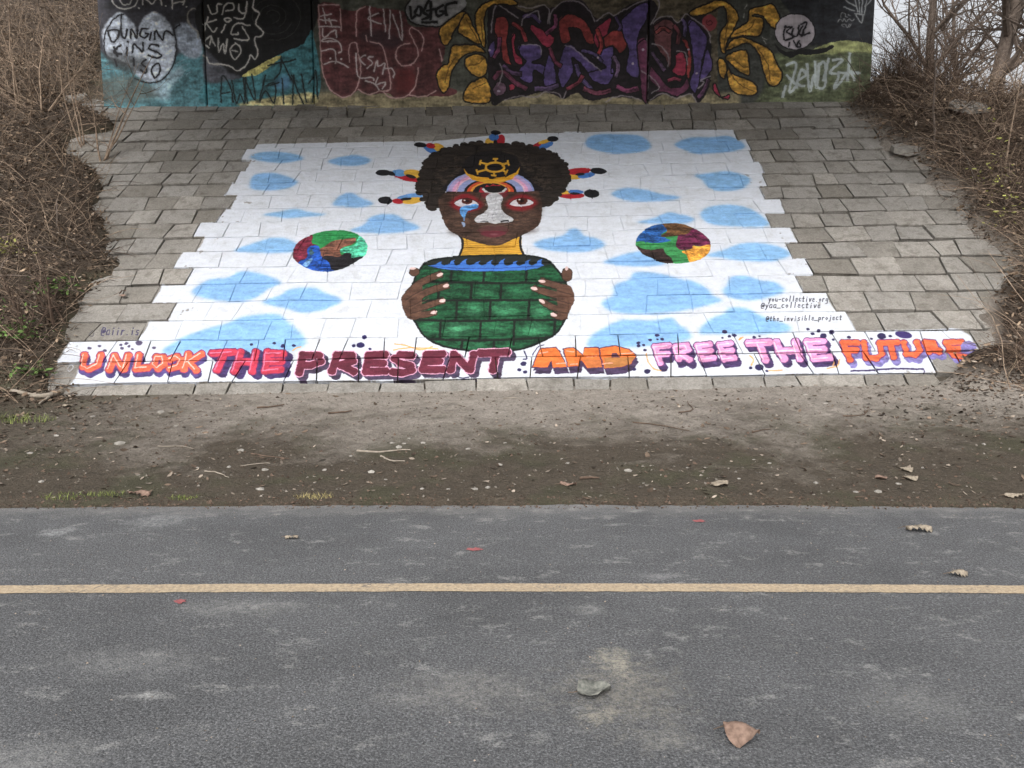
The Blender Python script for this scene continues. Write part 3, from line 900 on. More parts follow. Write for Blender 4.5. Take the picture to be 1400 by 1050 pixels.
tags(w1, [[(130, 320), (170, 430), (225, 400), (240, 310), (130, 320)], [(265, 290), (270, 370), (310, 390), (330, 300)], [(365, 400), (370, 300), (425, 390), (430, 300)], [(540, 300), (480, 300), (460, 360), (500, 390), (545, 350), (510, 345)], [(575, 340), (560, 410)], [(610, 410), (620, 320), (690, 410), (720, 320), (800, 365)],
          [(190, 480), (230, 580)], [(265, 465), (190, 530), (270, 560)], [(325, 490), (325, 570)], [(330, 430), (340, 435)], [(380, 540), (395, 450), (480, 530), (490, 440)], [(650, 470), (580, 455), (550, 500), (640, 540), (680, 570), (630, 600), (540, 570)],
          [(200, 610), (225, 680)], [(395, 600), (400, 680)], [(520, 610), (480, 650), (520, 700), (520, 750), (460, 720)], [(620, 655), (575, 720), (610, 800), (665, 740), (655, 660), (620, 655)]], 2.2, IK)
tags(w1, [[(100, 560), (100, 350), (200, 190), (290, 150)], [(800, 300), (830, 420), (820, 600), (760, 740), (660, 830), (540, 850), (400, 810)], [(270, 160), (260, 320)], [(800, 300), (870, 250)]], 1.6, IK)
WHT = (214, 214, 210)
tags(w1, [[(165, -40), (190, 40), (250, 85), (340, 90), (410, 60), (440, -10)], [(250, -10), (280, 45), (340, 45), (370, 0)], [(485, 50), (490, -30), (580, 40), (650, -30), (680, 60)], [(790, 95), (790, -40)], [(800, 35), (920, 15)], [(905, 50), (925, -40)]], 1.6, WHT)
for x, y in ((446, 85), (724, 65), (938, 70)): wall.ell(130 + x / 7.5, y / 7.5, 1.3, 1.1, WHT)
tags(w1, [[(955, 240), (945, 150), (1000, 95), (1060, 105)], [(950, 200), (990, 280), (1050, 330), (1050, 390)]], 1.5, (170, 166, 156), alpha=0.8)
# dark sky, beach and black tag
wall.poly(w2((60, 0), (1110, -20), (1100, 330), (960, 460), (780, 530), (560, 640), (420, 740), (260, 720), (60, 470)), (30, 31, 34), nz=0.3, soft=1)
wall.poly(w2((330, 760), (480, 720), (640, 600), (830, 500), (1000, 430), (1110, 320), (1110, 1010), (90, 1000), (100, 780)), (74, 130, 140), nz=0.4)
wall.poly(w2((60, 480), (150, 540), (300, 690), (420, 740), (320, 770), (80, 780)), (96, 98, 108), nz=0.3, soft=3)
wall.poly(w2((430, 730), (560, 640), (720, 555), (800, 535), (790, 565), (680, 650), (560, 720)), (212, 204, 130), nz=0.4)
wall.poly(w2((560, 960), (800, 920), (1100, 890), (1110, 1010), (400, 1010)), (196, 186, 138), nz=0.5, soft=2)
wall.poly(w2((720, 830), (830, 720), (900, 780), (850, 860)), (110, 150, 200), soft=6, alpha=0.6)
for rr in (60, 110, 170, 230):
    wall.stroke(w2(*[(720 + rr * 1.15 * math.cos(a), 160 + rr * math.sin(a)) for a in np.linspace(rr, rr + 4.2, 9)]), 1.0, (84, 84, 80), alpha=0.6)
tags(w2, [[(100, 50), (130, 130), (180, 120), (190, 40), (235, 45)], [(235, 140), (275, 40), (340, 40), (345, 90), (270, 110)], [(395, 40), (400, 110), (460, 120), (475, 20)], [(470, 60), (440, 180), (350, 170)],
          [(100, 165), (60, 300)], [(50, 230), (180, 190)], [(90, 230), (150, 310), (185, 270)], [(270, 240), (230, 310)], [(260, 190), (290, 175), (320, 195), (280, 210), (260, 190)], [(500, 250), (370, 230), (320, 320), (390, 330), (380, 310)], [(430, 260), (490, 370), (440, 390), (350, 370)],
          [(120, 430), (130, 350), (60, 410), (110, 460)], [(130, 350), (170, 440)], [(200, 370), (200, 500), (245, 420), (260, 520), (285, 380)], [(370, 415), (310, 480), (350, 570), (410, 510), (400, 440), (360, 415)], [(330, 480), (380, 500)]], 1.8, (206, 204, 200))
tags(w2, [[(545, -10), (530, 80), (590, 130), (555, 220), (630, 310), (600, 355), (545, 370), (575, 500), (550, 570), (505, 530), (470, 620), (380, 680), (290, 625), (120, 610), (90, 560), (50, 530)]], 1.8, (206, 204, 200))
tags(w2, [[(225, 980), (235, 730), (320, 850), (340, 980)], [(230, 900), (310, 880)], [(330, 770), (370, 990), (410, 900), (450, 990), (460, 740)], [(480, 990), (440, 740), (550, 960), (520, 710)], [(650, 720), (590, 990), (650, 870), (730, 990), (740, 800), (640, 830), (780, 795)],
          [(800, 540), (790, 690), (730, 760)], [(670, 630), (940, 570)], [(800, 570), (900, 770)], [(810, 750), (825, 1000)], [(910, 1000), (920, 720)], [(900, 720), (1010, 1000)], [(990, 710), (1040, 980)], [(1060, 800), (1110, 740)], [(1100, 980), (1140, 680), (1160, 960)]], 1.6, (34, 44, 46))
# maroon throw-up
wall.poly(w3((80, 60), (280, 60), (300, 100), (430, 120), (520, 70), (640, 90), (760, 100), (900, 130), (960, 260), (1250, 280), (1290, 420), (1260, 620), (1220, 800), (1400, 880), (1300, 930), (1000, 935), (820, 950), (740, 900), (560, 915), (460, 880), (320, 945), (200, 880), (130, 720), (100, 400)), (96, 56, 59), nz=0.35)
wall.poly(w3((450, 350), (600, 300), (780, 340), (900, 420), (760, 480), (560, 420)), (60, 46, 54), soft=6, alpha=0.7)
wall.poly(w3((820, 700), (960, 680), (1020, 760), (960, 880), (830, 900)), (106, 44, 46), soft=6, alpha=0.8)
PKL = (196, 160, 158)
tags(w3, [[(80, 60), (95, 380), (120, 680), (190, 860), (320, 940), (420, 890), (480, 740), (480, 600)], [(375, 610), (380, 440), (440, 430), (460, 520), (480, 620)], [(290, 100), (300, 310)], [(280, 60), (80, 60)], [(440, 360), (450, 130), (530, 80)], [(570, 410), (680, 450), (730, 600), (770, 850), (700, 880)], [(460, 870), (560, 915), (680, 880), (760, 940), (900, 940), (1000, 840), (1035, 660)],
          [(950, 430), (850, 460), (820, 560), (880, 640), (980, 620), (1030, 540), (1000, 420), (945, 310), (990, 280), (1080, 370), (1065, 500)], [(950, 920), (1080, 935), (1200, 880)], [(530, 350), (545, 410)], [(1230, 480), (1260, 600)]], 1.5, PKL)
tags(w3, [[(125, 90), (155, 240)], [(95, 170), (205, 150)], [(95, 205), (260, 210)], [(90, 270), (285, 270)], [(180, 190), (210, 270)], [(120, 290), (130, 370), (240, 300), (250, 370)], [(270, 410), (140, 410), (110, 395), (180, 380), (270, 410), (305, 490), (270, 520)], [(110, 500), (230, 490), (245, 620)], [(130, 625), (250, 600), (370, 660)],
          [(570, 70), (585, 360)], [(655, 140), (550, 190), (680, 240)], [(700, 100), (720, 320)], [(765, 110), (755, 380)], [(790, 150), (880, 400), (860, 120)],
          [(530, 540), (475, 575), (525, 635)], [(605, 550), (550, 570), (600, 610), (545, 665)], [(610, 700), (640, 590), (650, 650), (710, 620), (690, 720)], [(710, 670), (780, 665), (805, 720), (795, 755)], [(440, 520), (460, 740), (590, 750), (610, 780)], [(530, 780), (620, 820), (655, 870)], [(650, 750), (630, 820), (720, 800), (690, 860)]], 1.7, (206, 194, 194))
for x, y in ((195, 570), (298, 582)): wall.ell(425 + x / 7, y / 7, 1.8, 1.5, (206, 194, 194))
# grey bubble tag
wall.poly(w3((910, 110), (960, 20), (1060, -30), (1300, -40), (1480, 20), (1470, 100), (1380, 160), (1240, 260), (1100, 260), (960, 220)), (164, 164, 166), nz=0.2)
tags(w3, [[(1480, 100), (1380, 165), (1240, 262), (1100, 262), (960, 222), (905, 110), (960, 10)]], 1.6, (28, 28, 30))
tags(w3, [[(955, 80), (965, 190), (1000, 170)], [(1030, 80), (1000, 140), (1050, 160), (1060, 90), (1030, 80)], [(1130, 20), (1080, 130), (1140, 170), (1070, 200)], [(1150, 30), (1150, 200)], [(1110, 120), (1200, 100)], [(1270, 60), (1200, 110), (1220, 170), (1290, 130), (1240, 120)], [(1300, 160), (1300, 60), (1400, 40)], [(1070, 230), (1210, 225)]], 3.0, (26, 26, 30))
# big piece: dark body, then colour fields, outlines and highlights
wall.poly(w4((540, 120), (620, 40), (760, 60), (900, 130), (1060, 70), (1150, 90), (1300, 20), (1450, 30), (1560, 180), (1640, 190), (1700, 150), (1780, 150), (1880, 60), (2090, 15), (2160, 80), (2140, 180), (2280, 180), (2360, 230), (2480, 140), (2640, 200), (2660, 760), (2560, 990), (2470, 910), (2330, 940), (2210, 910), (2080, 980), (1980, 960), (1750, 940), (1500, 970), (1400, 900), (1300, 940), (1250, 950), (1080, 890), (900, 930), (700, 970), (560, 960)), (36, 30, 36), nz=0.4)
def outl(k, pts, col, lw=1.5, lc=(24, 20, 24), nz=0.3):
    wall.poly(k(*pts), col, nz=nz)
    q = k(*pts)
    wall.stroke(q + [q[0]], lw, lc)
MAR, CRI, VIO, PLM = (150, 62, 62), (160, 56, 80), (96, 80, 136), (118, 62, 92)
outl(w4, [(600, 330), (620, 190), (700, 180), (740, 260), (720, 420), (760, 620), (830, 650), (690, 600), (660, 420)], MAR)
outl(w4, [(940, 290), (960, 250), (1060, 300), (1170, 370), (1140, 460), (1070, 450), (1000, 370)], CRI)
outl(w4, [(760, 380), (800, 330), (800, 500), (870, 580), (860, 630), (790, 590)], CRI)
outl(w4, [(850, 440), (1030, 440), (1050, 560), (960, 610), (1080, 640), (1090, 740), (980, 680), (960, 800), (860, 780), (830, 690), (900, 600), (840, 520)], VIO)
outl(w4, [(1070, 740), (1110, 560), (1150, 540), (1190, 820), (1080, 830)], VIO)
outl(w4, [(1210, 220), (1290, 150), (1400, 170), (1500, 260), (1560, 420), (1480, 420), (1420, 300), (1310, 280), (1330, 400), (1240, 420)], MAR)
outl(w4, [(1250, 560), (1300, 560), (1320, 690), (1270, 740), (1240, 680)], MAR)
outl(w4, [(1260, 470), (1330, 440), (1500, 580), (1620, 680), (1700, 640), (1740, 720), (1660, 800), (1560, 790), (1440, 640), (1340, 560), (1350, 700), (1250, 850), (1210, 700)], VIO)
outl(w4, [(540, 480), (600, 400), (610, 540), (560, 560)], VIO)
outl(w4, [(580, 860), (640, 790), (710, 830), (700, 900), (620, 925)], (120, 92, 112))
outl(w4, [(740, 820), (790, 810), (800, 860), (750, 880)], CRI)
outl(w5, [(310, 280), (430, 190), (450, 240), (350, 480), (290, 400)], CRI)
outl(w5, [(380, 380), (480, 305), (590, 340), (600, 460), (540, 520), (470, 450), (400, 460)], MAR)
outl(w5, [(550, 200), (720, 60), (810, 50), (790, 200), (720, 330), (700, 500), (720, 740), (600, 700), (620, 500), (560, 330)], VIO)
outl(w5, [(270, 540), (430, 460), (480, 480), (450, 690), (480, 720), (420, 820), (310, 800), (240, 710), (400, 660), (330, 590)], VIO)
outl(w5, [(700, 440), (800, 420), (806, 960), (750, 950), (730, 760)], PLM)
outl(w5, [(830, 640), (920, 740), (1000, 840), (1120, 840), (1180, 760), (1190, 860), (1080, 930), (960, 890), (840, 900), (910, 860), (820, 760)], PLM)
outl(w5, [(860, 260), (960, 200), (1050, 230), (1030, 380), (1020, 660), (960, 560), (870, 430)], (112, 70, 74))
outl(w5, [(1060, 540), (1130, 510), (1170, 600), (1150, 740), (1040, 700), (1070, 620)], CRI)
outl(w5, [(1120, 390), (1180, 400), (1220, 560), (1200, 760), (1170, 700), (1180, 500)], MAR)
outl(w5, [(1190, 260), (1240, 210), (1340, 320), (1370, 420), (1320, 600), (1310, 720), (1260, 900), (1200, 820), (1240, 640)], VIO)
outl(w5, [(1320, 640), (1370, 480), (1420, 600), (1400, 700), (1300, 800)], VIO)
wall.ell(770 + 1390 / 7, 230 / 7, 10, 11, (156, 70, 78)); wall.stroke([(966, 33), (970, 30), (972, 34), (968, 37), (964, 34), (966, 29)], 1.2, (90, 36, 46))
outl(w6, [(180, 640), (200, 620), (240, 720), (300, 700), (290, 740), (200, 700)], CRI)
GH = (170, 160, 166)
def ribbon(k, pts, w, col):
    wall.stroke(k(*pts), w + 2.4, (20, 17, 21)); wall.stroke(k(*pts), w, col, nz=0.5); wall.stroke([(x - w * .22, y - w * .25) for x, y in k(*pts)], w * 0.22, tuple(min(255, int(c * 1.45)) for c in col), alpha=0.7)
for k, pts, w, col in ((w4, [(600, 560), (640, 480), (650, 380)], 5, PLM), (w4, [(690, 640), (760, 700), (850, 720)], 5, (84, 62, 92)), (w4, [(600, 760), (680, 700), (800, 800), (900, 860)], 6, (98, 52, 72)), (w4, [(780, 240), (860, 300), (900, 400)], 5, (132, 54, 60)), (w4, [(880, 180), (960, 160), (1030, 220)], 5, (74, 60, 96)), (w4, [(1100, 330), (1180, 260), (1180, 160)], 5, PLM), (w4, [(1130, 480), (1180, 600), (1230, 640)], 5, (110, 52, 74)), (w4, [(1000, 860), (1100, 860), (1200, 830)], 6, (96, 78, 112)), (w4, [(1380, 640), (1430, 760), (1520, 860)], 6, (84, 70, 110)), (w4, [(1300, 860), (1400, 800), (1440, 740)], 5, (120, 54, 70)), (w4, [(1580, 300), (1620, 420), (1600, 520)], 5, (138, 56, 58)), (w4, [(1440, 500), (1540, 520), (1620, 600)], 4, (78, 66, 104)),
                       (w5, [(480, 560), (520, 640), (500, 740)], 5, (104, 84, 110)), (w5, [(520, 840), (600, 880), (700, 860)], 6, PLM), (w5, [(200, 860), (320, 900), (440, 880)], 6, (112, 62, 80)), (w5, [(500, 180), (540, 260), (530, 300)], 4, (76, 62, 100)), (w5, [(850, 520), (900, 600), (960, 680)], 5, (86, 66, 92)), (w5, [(1060, 260), (1100, 330), (1090, 420)], 5, (94, 50, 58)), (w5, [(1130, 200), (1160, 260), (1150, 350)], 5, (82, 70, 106)), (w5, [(880, 320), (950, 280), (1010, 310)], 4, (132, 66, 66)), (w5, [(1000, 780), (1060, 760), (1110, 780)], 4, (140, 60, 82)), (w5, [(1380, 780), (1330, 880), (1290, 940)], 5, (92, 60, 88))):
    ribbon(k, pts, w, col)
tags(w4, [[(830, 70), (960, 90), (1060, 60), (1120, 110), (1110, 240)], [(1130, 240), (1140, 140), (1240, 40), (1400, 30), (1500, 110), (1560, 220)], [(860, 440), (1030, 450), (1045, 540)], [(1270, 450), (1350, 470), (1500, 600), (1620, 690)], [(570, 330), (590, 150), (630, 60), (740, 130), (830, 190)], [(860, 260), (880, 190), (1010, 120), (1030, 210)], [(640, 830), (680, 700), (650, 620)], [(700, 970), (840, 930), (1000, 940), (1080, 890), (1200, 900), (1250, 950), (1290, 880)]], 1.4, GH, alpha=0.75)
tags(w5, [[(310, 220), (420, 140), (480, 160), (560, 120), (740, 30), (880, 5), (915, 60), (880, 160), (830, 250)], [(850, 240), (920, 180), (1020, 170), (1090, 230), (1160, 150), (1240, 190), (1380, 310), (1400, 420)], [(740, 690), (860, 770), (910, 850), (840, 900)], [(830, 970), (940, 900), (1080, 950), (1210, 905), (1270, 990)], [(400, 985), (520, 930), (640, 940), (740, 975)], [(1080, 500), (1160, 520), (1180, 630)], [(840, 430), (940, 460), (1000, 560), (990, 650)], [(800, 350), (805, 950)], [(1280, 860), (1340, 800), (1310, 780), (1400, 740)]], 1.4, GH, alpha=0.8)
for k, L in ((w5, ((325, 565), (755, 485), (662, 620), (1272, 715), (1190, 485))), (w4, ((645, 880), (555, 495)))):
    for x, y in L: wall.ell(k.o[0] + x / 7, y / 7, 1.8, 1.6, (196, 180, 200))
# ochre leaves on both sides of it
OCH, OCH2 = (202, 154, 70), (166, 120, 52)
def leafy(k, pts, folds=()):
    wall.poly(k(*pts), OCH, nz=0.5)
    for f in folds: wall.stroke(k(*f), 1.6, OCH2, alpha=0.8); wall.stroke(k(*f), 0.8, (50, 38, 24), alpha=0.7)
    q = list(map(tuple, catmull(k(*pts))))
    wall.stroke(q + [q[0]], 2.0, (30, 26, 24), smooth=False)
leafy(w4, [(80, 290), (170, 210), (280, 130), (330, 140), (280, 230), (210, 330), (170, 430), (120, 445), (85, 380)])
leafy(w4, [(330, 140), (400, 260), (480, 420), (400, 420), (300, 350), (250, 310)], [[(330, 200), (400, 320), (450, 420)]])
leafy(w4, [(420, 240), (430, 120), (520, 40), (680, 0), (800, 20), (800, 70), (600, 60), (510, 170), (520, 440), (480, 440)], [[(470, 200), (500, 440)]])
leafy(w4, [(210, 450), (330, 440), (440, 450), (520, 520), (420, 510), (320, 540), (240, 620), (190, 720), (170, 840), (120, 900), (80, 860), (50, 720), (110, 640), (160, 620), (180, 520)], [[(130, 800), (160, 680), (230, 560)]])
leafy(w4, [(330, 570), (430, 530), (520, 570), (530, 700), (470, 750), (400, 730), (330, 650)], [[(350, 640), (450, 620), (520, 560)]])
leafy(w4, [(330, 860), (400, 790), (530, 760), (560, 980), (320, 980)], [[(400, 860), (520, 800)]])
leafy(w6, [(10, 100), (130, 40), (230, 10), (320, 50), (370, 130), (330, 230), (280, 330), (270, 400), (240, 380), (230, 260), (280, 170), (260, 60), (140, 110), (40, 130)], [[(300, 120), (270, 280), (265, 380)]])
leafy(w6, [(330, 240), (430, 170), (450, 80), (560, 50), (620, 45), (670, 130), (680, 190), (640, 225), (590, 190), (550, 130), (490, 115), (470, 130), (550, 150), (540, 240), (500, 280), (400, 270), (310, 290)], [[(340, 260), (450, 220), (490, 150)]])
leafy(w6, [(280, 380), (310, 310), (400, 285), (500, 320), (600, 380), (650, 470), (690, 560), (670, 620), (620, 645), (570, 600), (545, 500), (510, 400), (440, 330), (360, 350)], [[(600, 600), (580, 480), (500, 350)]])
leafy(w6, [(270, 430), (340, 390), (420, 380), (445, 460), (445, 560), (380, 540), (320, 490)], [[(330, 440), (400, 500), (440, 500)]])
leafy(w6, [(280, 470), (320, 550), (430, 590), (500, 640), (495, 700), (420, 710), (340, 690), (300, 640), (285, 560)], [[(300, 540), (380, 630), (480, 680)]])
leafy(w6, [(220, 440), (270, 460), (285, 530), (260, 590), (225, 540)])
# right end: black arch, pale hill, bubble, tags
wall.poly(w6((700, -60), (1400, -60), (1420, 360), (1250, 330), (1050, 330), (900, 340), (820, 300), (760, 120)), (52, 54, 60), nz=0.3, soft=1)
wall.poly(w6((690, 400), (880, 380), (1050, 320), (1200, 310), (1420, 360), (1420, 430), (1250, 430), (1000, 410), (800, 440)), (180, 186, 128), nz=0.3)
wall.poly(w6((600, 420), (900, 415), (1420, 430), (1420, 900), (500, 900), (560, 640)), (104, 112, 84), nz=0.4, soft=3)
wall.poly(w6((620, 230), (640, 330), (720, 390), (850, 370), (960, 370), (1060, 340), (1050, 370), (940, 410), (820, 410), (740, 430), (650, 370)), (36, 36, 38))
leafy(w6, [(280, 380), (310, 310), (400, 285), (500, 320), (600, 380), (650, 470), (690, 560), (670, 620), (620, 645), (570, 600), (545, 500), (510, 400), (440, 330), (360, 350)], [[(600, 600), (580, 480), (500, 350)]])
wall.ell(940 + 782 / 5.385, 242 / 5.385, 27.5, 24.5, (206, 198, 206)); wall.stroke([(940 + 782 / 5.385 + 27.5 * math.cos(a), 45 + 24.5 * math.sin(a)) for a in np.linspace(0, 6.3, 20)], 1.4, (34, 32, 36))
tags(w6, [[(710, 200), (700, 300), (770, 280), (720, 240), (760, 210), (700, 210)], [(770, 220), (760, 270), (800, 270), (810, 200)], [(840, 200), (810, 250), (840, 270), (845, 240)], [(820, 190), (870, 180), (830, 270), (890, 250)], [(740, 320), (735, 355)], [(770, 310), (790, 350)], [(815, 310), (795, 350), (820, 355), (815, 330)]], 1.8, (30, 28, 34))
tags(w6, [[(720, 490), (790, 480), (740, 680), (790, 650)], [(800, 600), (860, 560), (830, 520), (800, 620), (850, 640)], [(870, 480), (890, 680), (920, 560), (940, 660), (960, 480)], [(930, 460), (945, 640), (1000, 640), (1000, 470), (950, 500)], [(1030, 440), (990, 600)], [(1060, 450), (1130, 450), (1040, 540), (1100, 560), (1070, 660), (1170, 540)], [(1185, 400), (1165, 600)], [(1100, 545), (1260, 545)], [(1190, 530), (1220, 600)], [(720, 560), (800, 640)], [(715, 640), (690, 720)]], 3.2, (202, 212, 212))
tags(w6, [[(1215, -20), (1240, 100)], [(1250, -20), (1255, 110)], [(1280, -20), (1270, 110)], [(1310, -20), (1290, 110)], [(1140, 60), (1220, 90)], [(1150, 10), (1230, 60)], [(1220, 110), (1290, 120)], [(1230, 120), (1270, 180), (1280, 120)], [(1340, 10), (1300, 60)]], 1.3, (182, 186, 188))
tags(w6, [[(1120, 135), (1120, 110), (1145, 110)], [(1150, 112), (1150, 132), (1168, 132)], [(1172, 112), (1190, 132)], [(1095, 172), (1110, 150), (1130, 168), (1140, 148), (1160, 168), (1180, 150), (1200, 165), (1215, 150)], [(1145, 185), (1122, 195), (1140, 210)], [(1155, 188), (1165, 210), (1180, 188)], [(1195, 188), (1180, 205)]], 0.9, (176, 178, 180))
tags(w6, [[(410, 110), (405, 140)], [(430, 45), (415, 75)], [(540, 280), (575, 300)], [(550, 300), (570, 330)]], 1.0, (184, 184, 176), alpha=0.8)
wall.rough_edges(1.2)
wall_img = wall.image('graffiti_paint')

# =================================================================== materials
def img_uv(nt, im, uvname):
    u = N(nt, 'ShaderNodeUVMap'); u.uv_map = uvname
    t = N(nt, 'ShaderNodeTexImage'); t.image = im; t.extension = 'CLIP'; t.interpolation = 'Cubic'
    nt.links.new(u.outputs[0], t.inputs[0])
    return t.outputs['Color'], t.outputs['Alpha']


def stone_material():
    m, nt, b = mat('granite_and_paint')
    p = pos(nt)
    oi = N(nt, 'ShaderNodeObjectInfo').outputs['Random']
    big = noise(nt, p, 1.3, 3)
    fine = noise(nt, p, 45, 5, 0.7)
    blot = noise(nt, p, 7, 4, 0.65, 0.6)
    col = ramp(nt, fine, [(0.25, (0.180, 0.172, 0.158)), (0.55, (0.285, 0.274, 0.256)), (0.8, (0.385, 0.372, 0.352))])
    col = mix(nt, 1.0, col, ramp(nt, oi, [(0, (0.72, 0.69, 0.64)), (0.35, (0.95, 0.93, 0.90)), (0.7, (1.02, 1.01, 1.0)), (1, (1.20, 1.17, 1.13))]), 'MULTIPLY')
    col = mix(nt, 1.0, col, ramp(nt, big, [(0.35, 0.86), (0.65, 1.06)]), 'MULTIPLY')
    col = mix(nt, ramp(nt, blot, [(0.48, 0.0), (0.72, 0.7)]), col, (0.12, 0.107, 0.09))
    # a few lichen / lime specks
    sp = N(nt, 'ShaderNodeTexVoronoi'); sp.inputs['Scale'].default_value = 9
    nt.links.new(p, sp.inputs['Vector'])
    col = mix(nt, ramp(nt, sp.outputs['Distance'], [(0.05, 0.55), (0.10, 0.0)]), col, (0.42, 0.41, 0.38))
    ic, ia = img_uv(nt, mural_img, 'mural')
    # paint: thin film, wears off the roughest grain, slightly dirty
    wear = ramp(nt, noise(nt, p, 46, 7, 0.85), [(0.64, 1.0), (0.76, 0.35)])
    dirt = ramp(nt, noise(nt, p, 4.2, 8, 0.78, 0.6), [(0.30, (0.62, 0.61, 0.595)), (0.46, (0.755, 0.752, 0.75)), (0.62, (0.80, 0.80, 0.81))])
    pc = mix(nt, 1.0, ic, dirt, 'MULTIPLY')
    fac = math_(nt, 'MULTIPLY', ia, wear)
    col = mix(nt, fac, col, pc)
    nt.links.new(col, b.inputs['Base Color'])
    b.inputs['Roughness'].default_value = 0.82
    h = math_(nt, 'ADD', math_(nt, 'MULTIPLY', noise(nt, p, 8, 8, 0.68), 1.0), math_(nt, 'MULTIPLY', fine, 0.25))
    h = math_(nt, 'MULTIPLY', h, math_(nt, 'SUBTRACT', 1.0, math_(nt, 'MULTIPLY', ia, 0.30)))
    bump(nt, b, h, 1.0, 0.048)
    return m


def concrete_material():
    m, nt, b = mat('painted_concrete')
    p = pos(nt)
    f = noise(nt, p, 6, 6, 0.65)
    col = ramp(nt, f, [(0.3, (0.20, 0.19, 0.165)), (0.7, (0.30, 0.285, 0.25))])
    ic, ia = img_uv(nt, wall_img, 'graffiti')
    sep = N(nt, 'ShaderNodeMapping'); sep.inputs['Scale'].default_value = (6, 6, 0.5)
    nt.links.new(p, sep.inputs['Vector'])
    run = ramp(nt, noise(nt, sep.outputs[0], 1.0, 5, 0.7), [(0.38, 0.70), (0.62, 1.0)])
    ic = mix(nt, 1.0, ic, run, 'MULTIPLY')
    w = ramp(nt, noise(nt, p, 30, 5, 0.7), [(0.62, 0.97), (0.78, 0.6)])
    col = mix(nt, math_(nt, 'MULTIPLY', ia, w), col, ic)
    nt.links.new(col, b.inputs['Base Color'])
    b.inputs['Roughness'].default_value = 0.7
    bump(nt, b, noise(nt, p, 25, 5), 0.35, 0.008)
    return m


def soil_material():
    m, nt, b = mat('dirt_and_leaf_mould')
    p = pos(nt)
    sx = N(nt, 'ShaderNodeSeparateXYZ'); nt.links.new(p, sx.inputs[0])
    fine = noise(nt, p, 38, 6, 0.75)
    mid = noise(nt, p, 5.5, 5, 0.65, 0.5)
    big = noise(nt, p, 0.55, 4, 0.6, 0.8)
    dusty = ramp(nt, fine, [(0.25, (0.18, 0.157, 0.133)), (0.5, (0.315, 0.282, 0.246)), (0.78, (0.45, 0.415, 0.37))])
    damp = ramp(nt, fine, [(0.25, (0.050, 0.041, 0.030)), (0.55, (0.098, 0.080, 0.060)), (0.8, (0.165, 0.138, 0.108))])
    mould = ramp(nt, fine, [(0.25, (0.030, 0.022, 0.016)), (0.55, (0.066, 0.050, 0.038)), (0.8, (0.12, 0.094, 0.072))])
    # the trampled strip below the stones is dry and pale, the strip along the asphalt damp and dark
    band = math_(nt, 'ADD', sx.outputs['Y'], math_(nt, 'MULTIPLY', math_(nt, 'SUBTRACT', big, 0.5), 4.2))
    band = math_(nt, 'ADD', band, math_(nt, 'MULTIPLY', math_(nt, 'SUBTRACT', mid, 0.5), 1.3))
    mr = N(nt, 'ShaderNodeMapRange'); mr.inputs['From Min'].default_value = 6.7; mr.inputs['From Max'].default_value = 8.4
    nt.links.new(band, mr.inputs['Value'])
    xr = N(nt, 'ShaderNodeMapRange'); xr.inputs['From Min'].default_value = -4.6; xr.inputs['From Max'].default_value = -2.2
    nt.links.new(math_(nt, 'ADD', sx.outputs['X'], math_(nt, 'MULTIPLY', mid, 1.2)), xr.inputs['Value'])
    fac = math_(nt, 'MULTIPLY', mr.outputs[0], xr.outputs[0])
    col = mix(nt, fac, damp, dusty)
    moss = ramp(nt, noise(nt, p, 1.4, 4, 0.6), [(0.50, 0.0), (0.62, 0.6)])
    col = mix(nt, math_(nt, 'MULTIPLY', moss, math_(nt, 'SUBTRACT', 1.0, fac)), col, (0.072, 0.074, 0.042))
    # leaf mould on the banks
    at = N(nt, 'ShaderNodeAttribute'); at.attribute_name = 'bank'
    col = mix(nt, at.outputs['Fac'], col, mould)
    col = mix(nt, 1.0, col, ramp(nt, mid, [(0.3, 0.78), (0.7, 1.15)]), 'MULTIPLY')
    nt.links.new(col, b.inputs['Base Color'])
    h = math_(nt, 'ADD', math_(nt, 'MULTIPLY', mid, 1.5), fine)
    bump(nt, b, h, 1.0, 0.035)
    b.inputs['Roughness'].default_value = 0.95
    return m


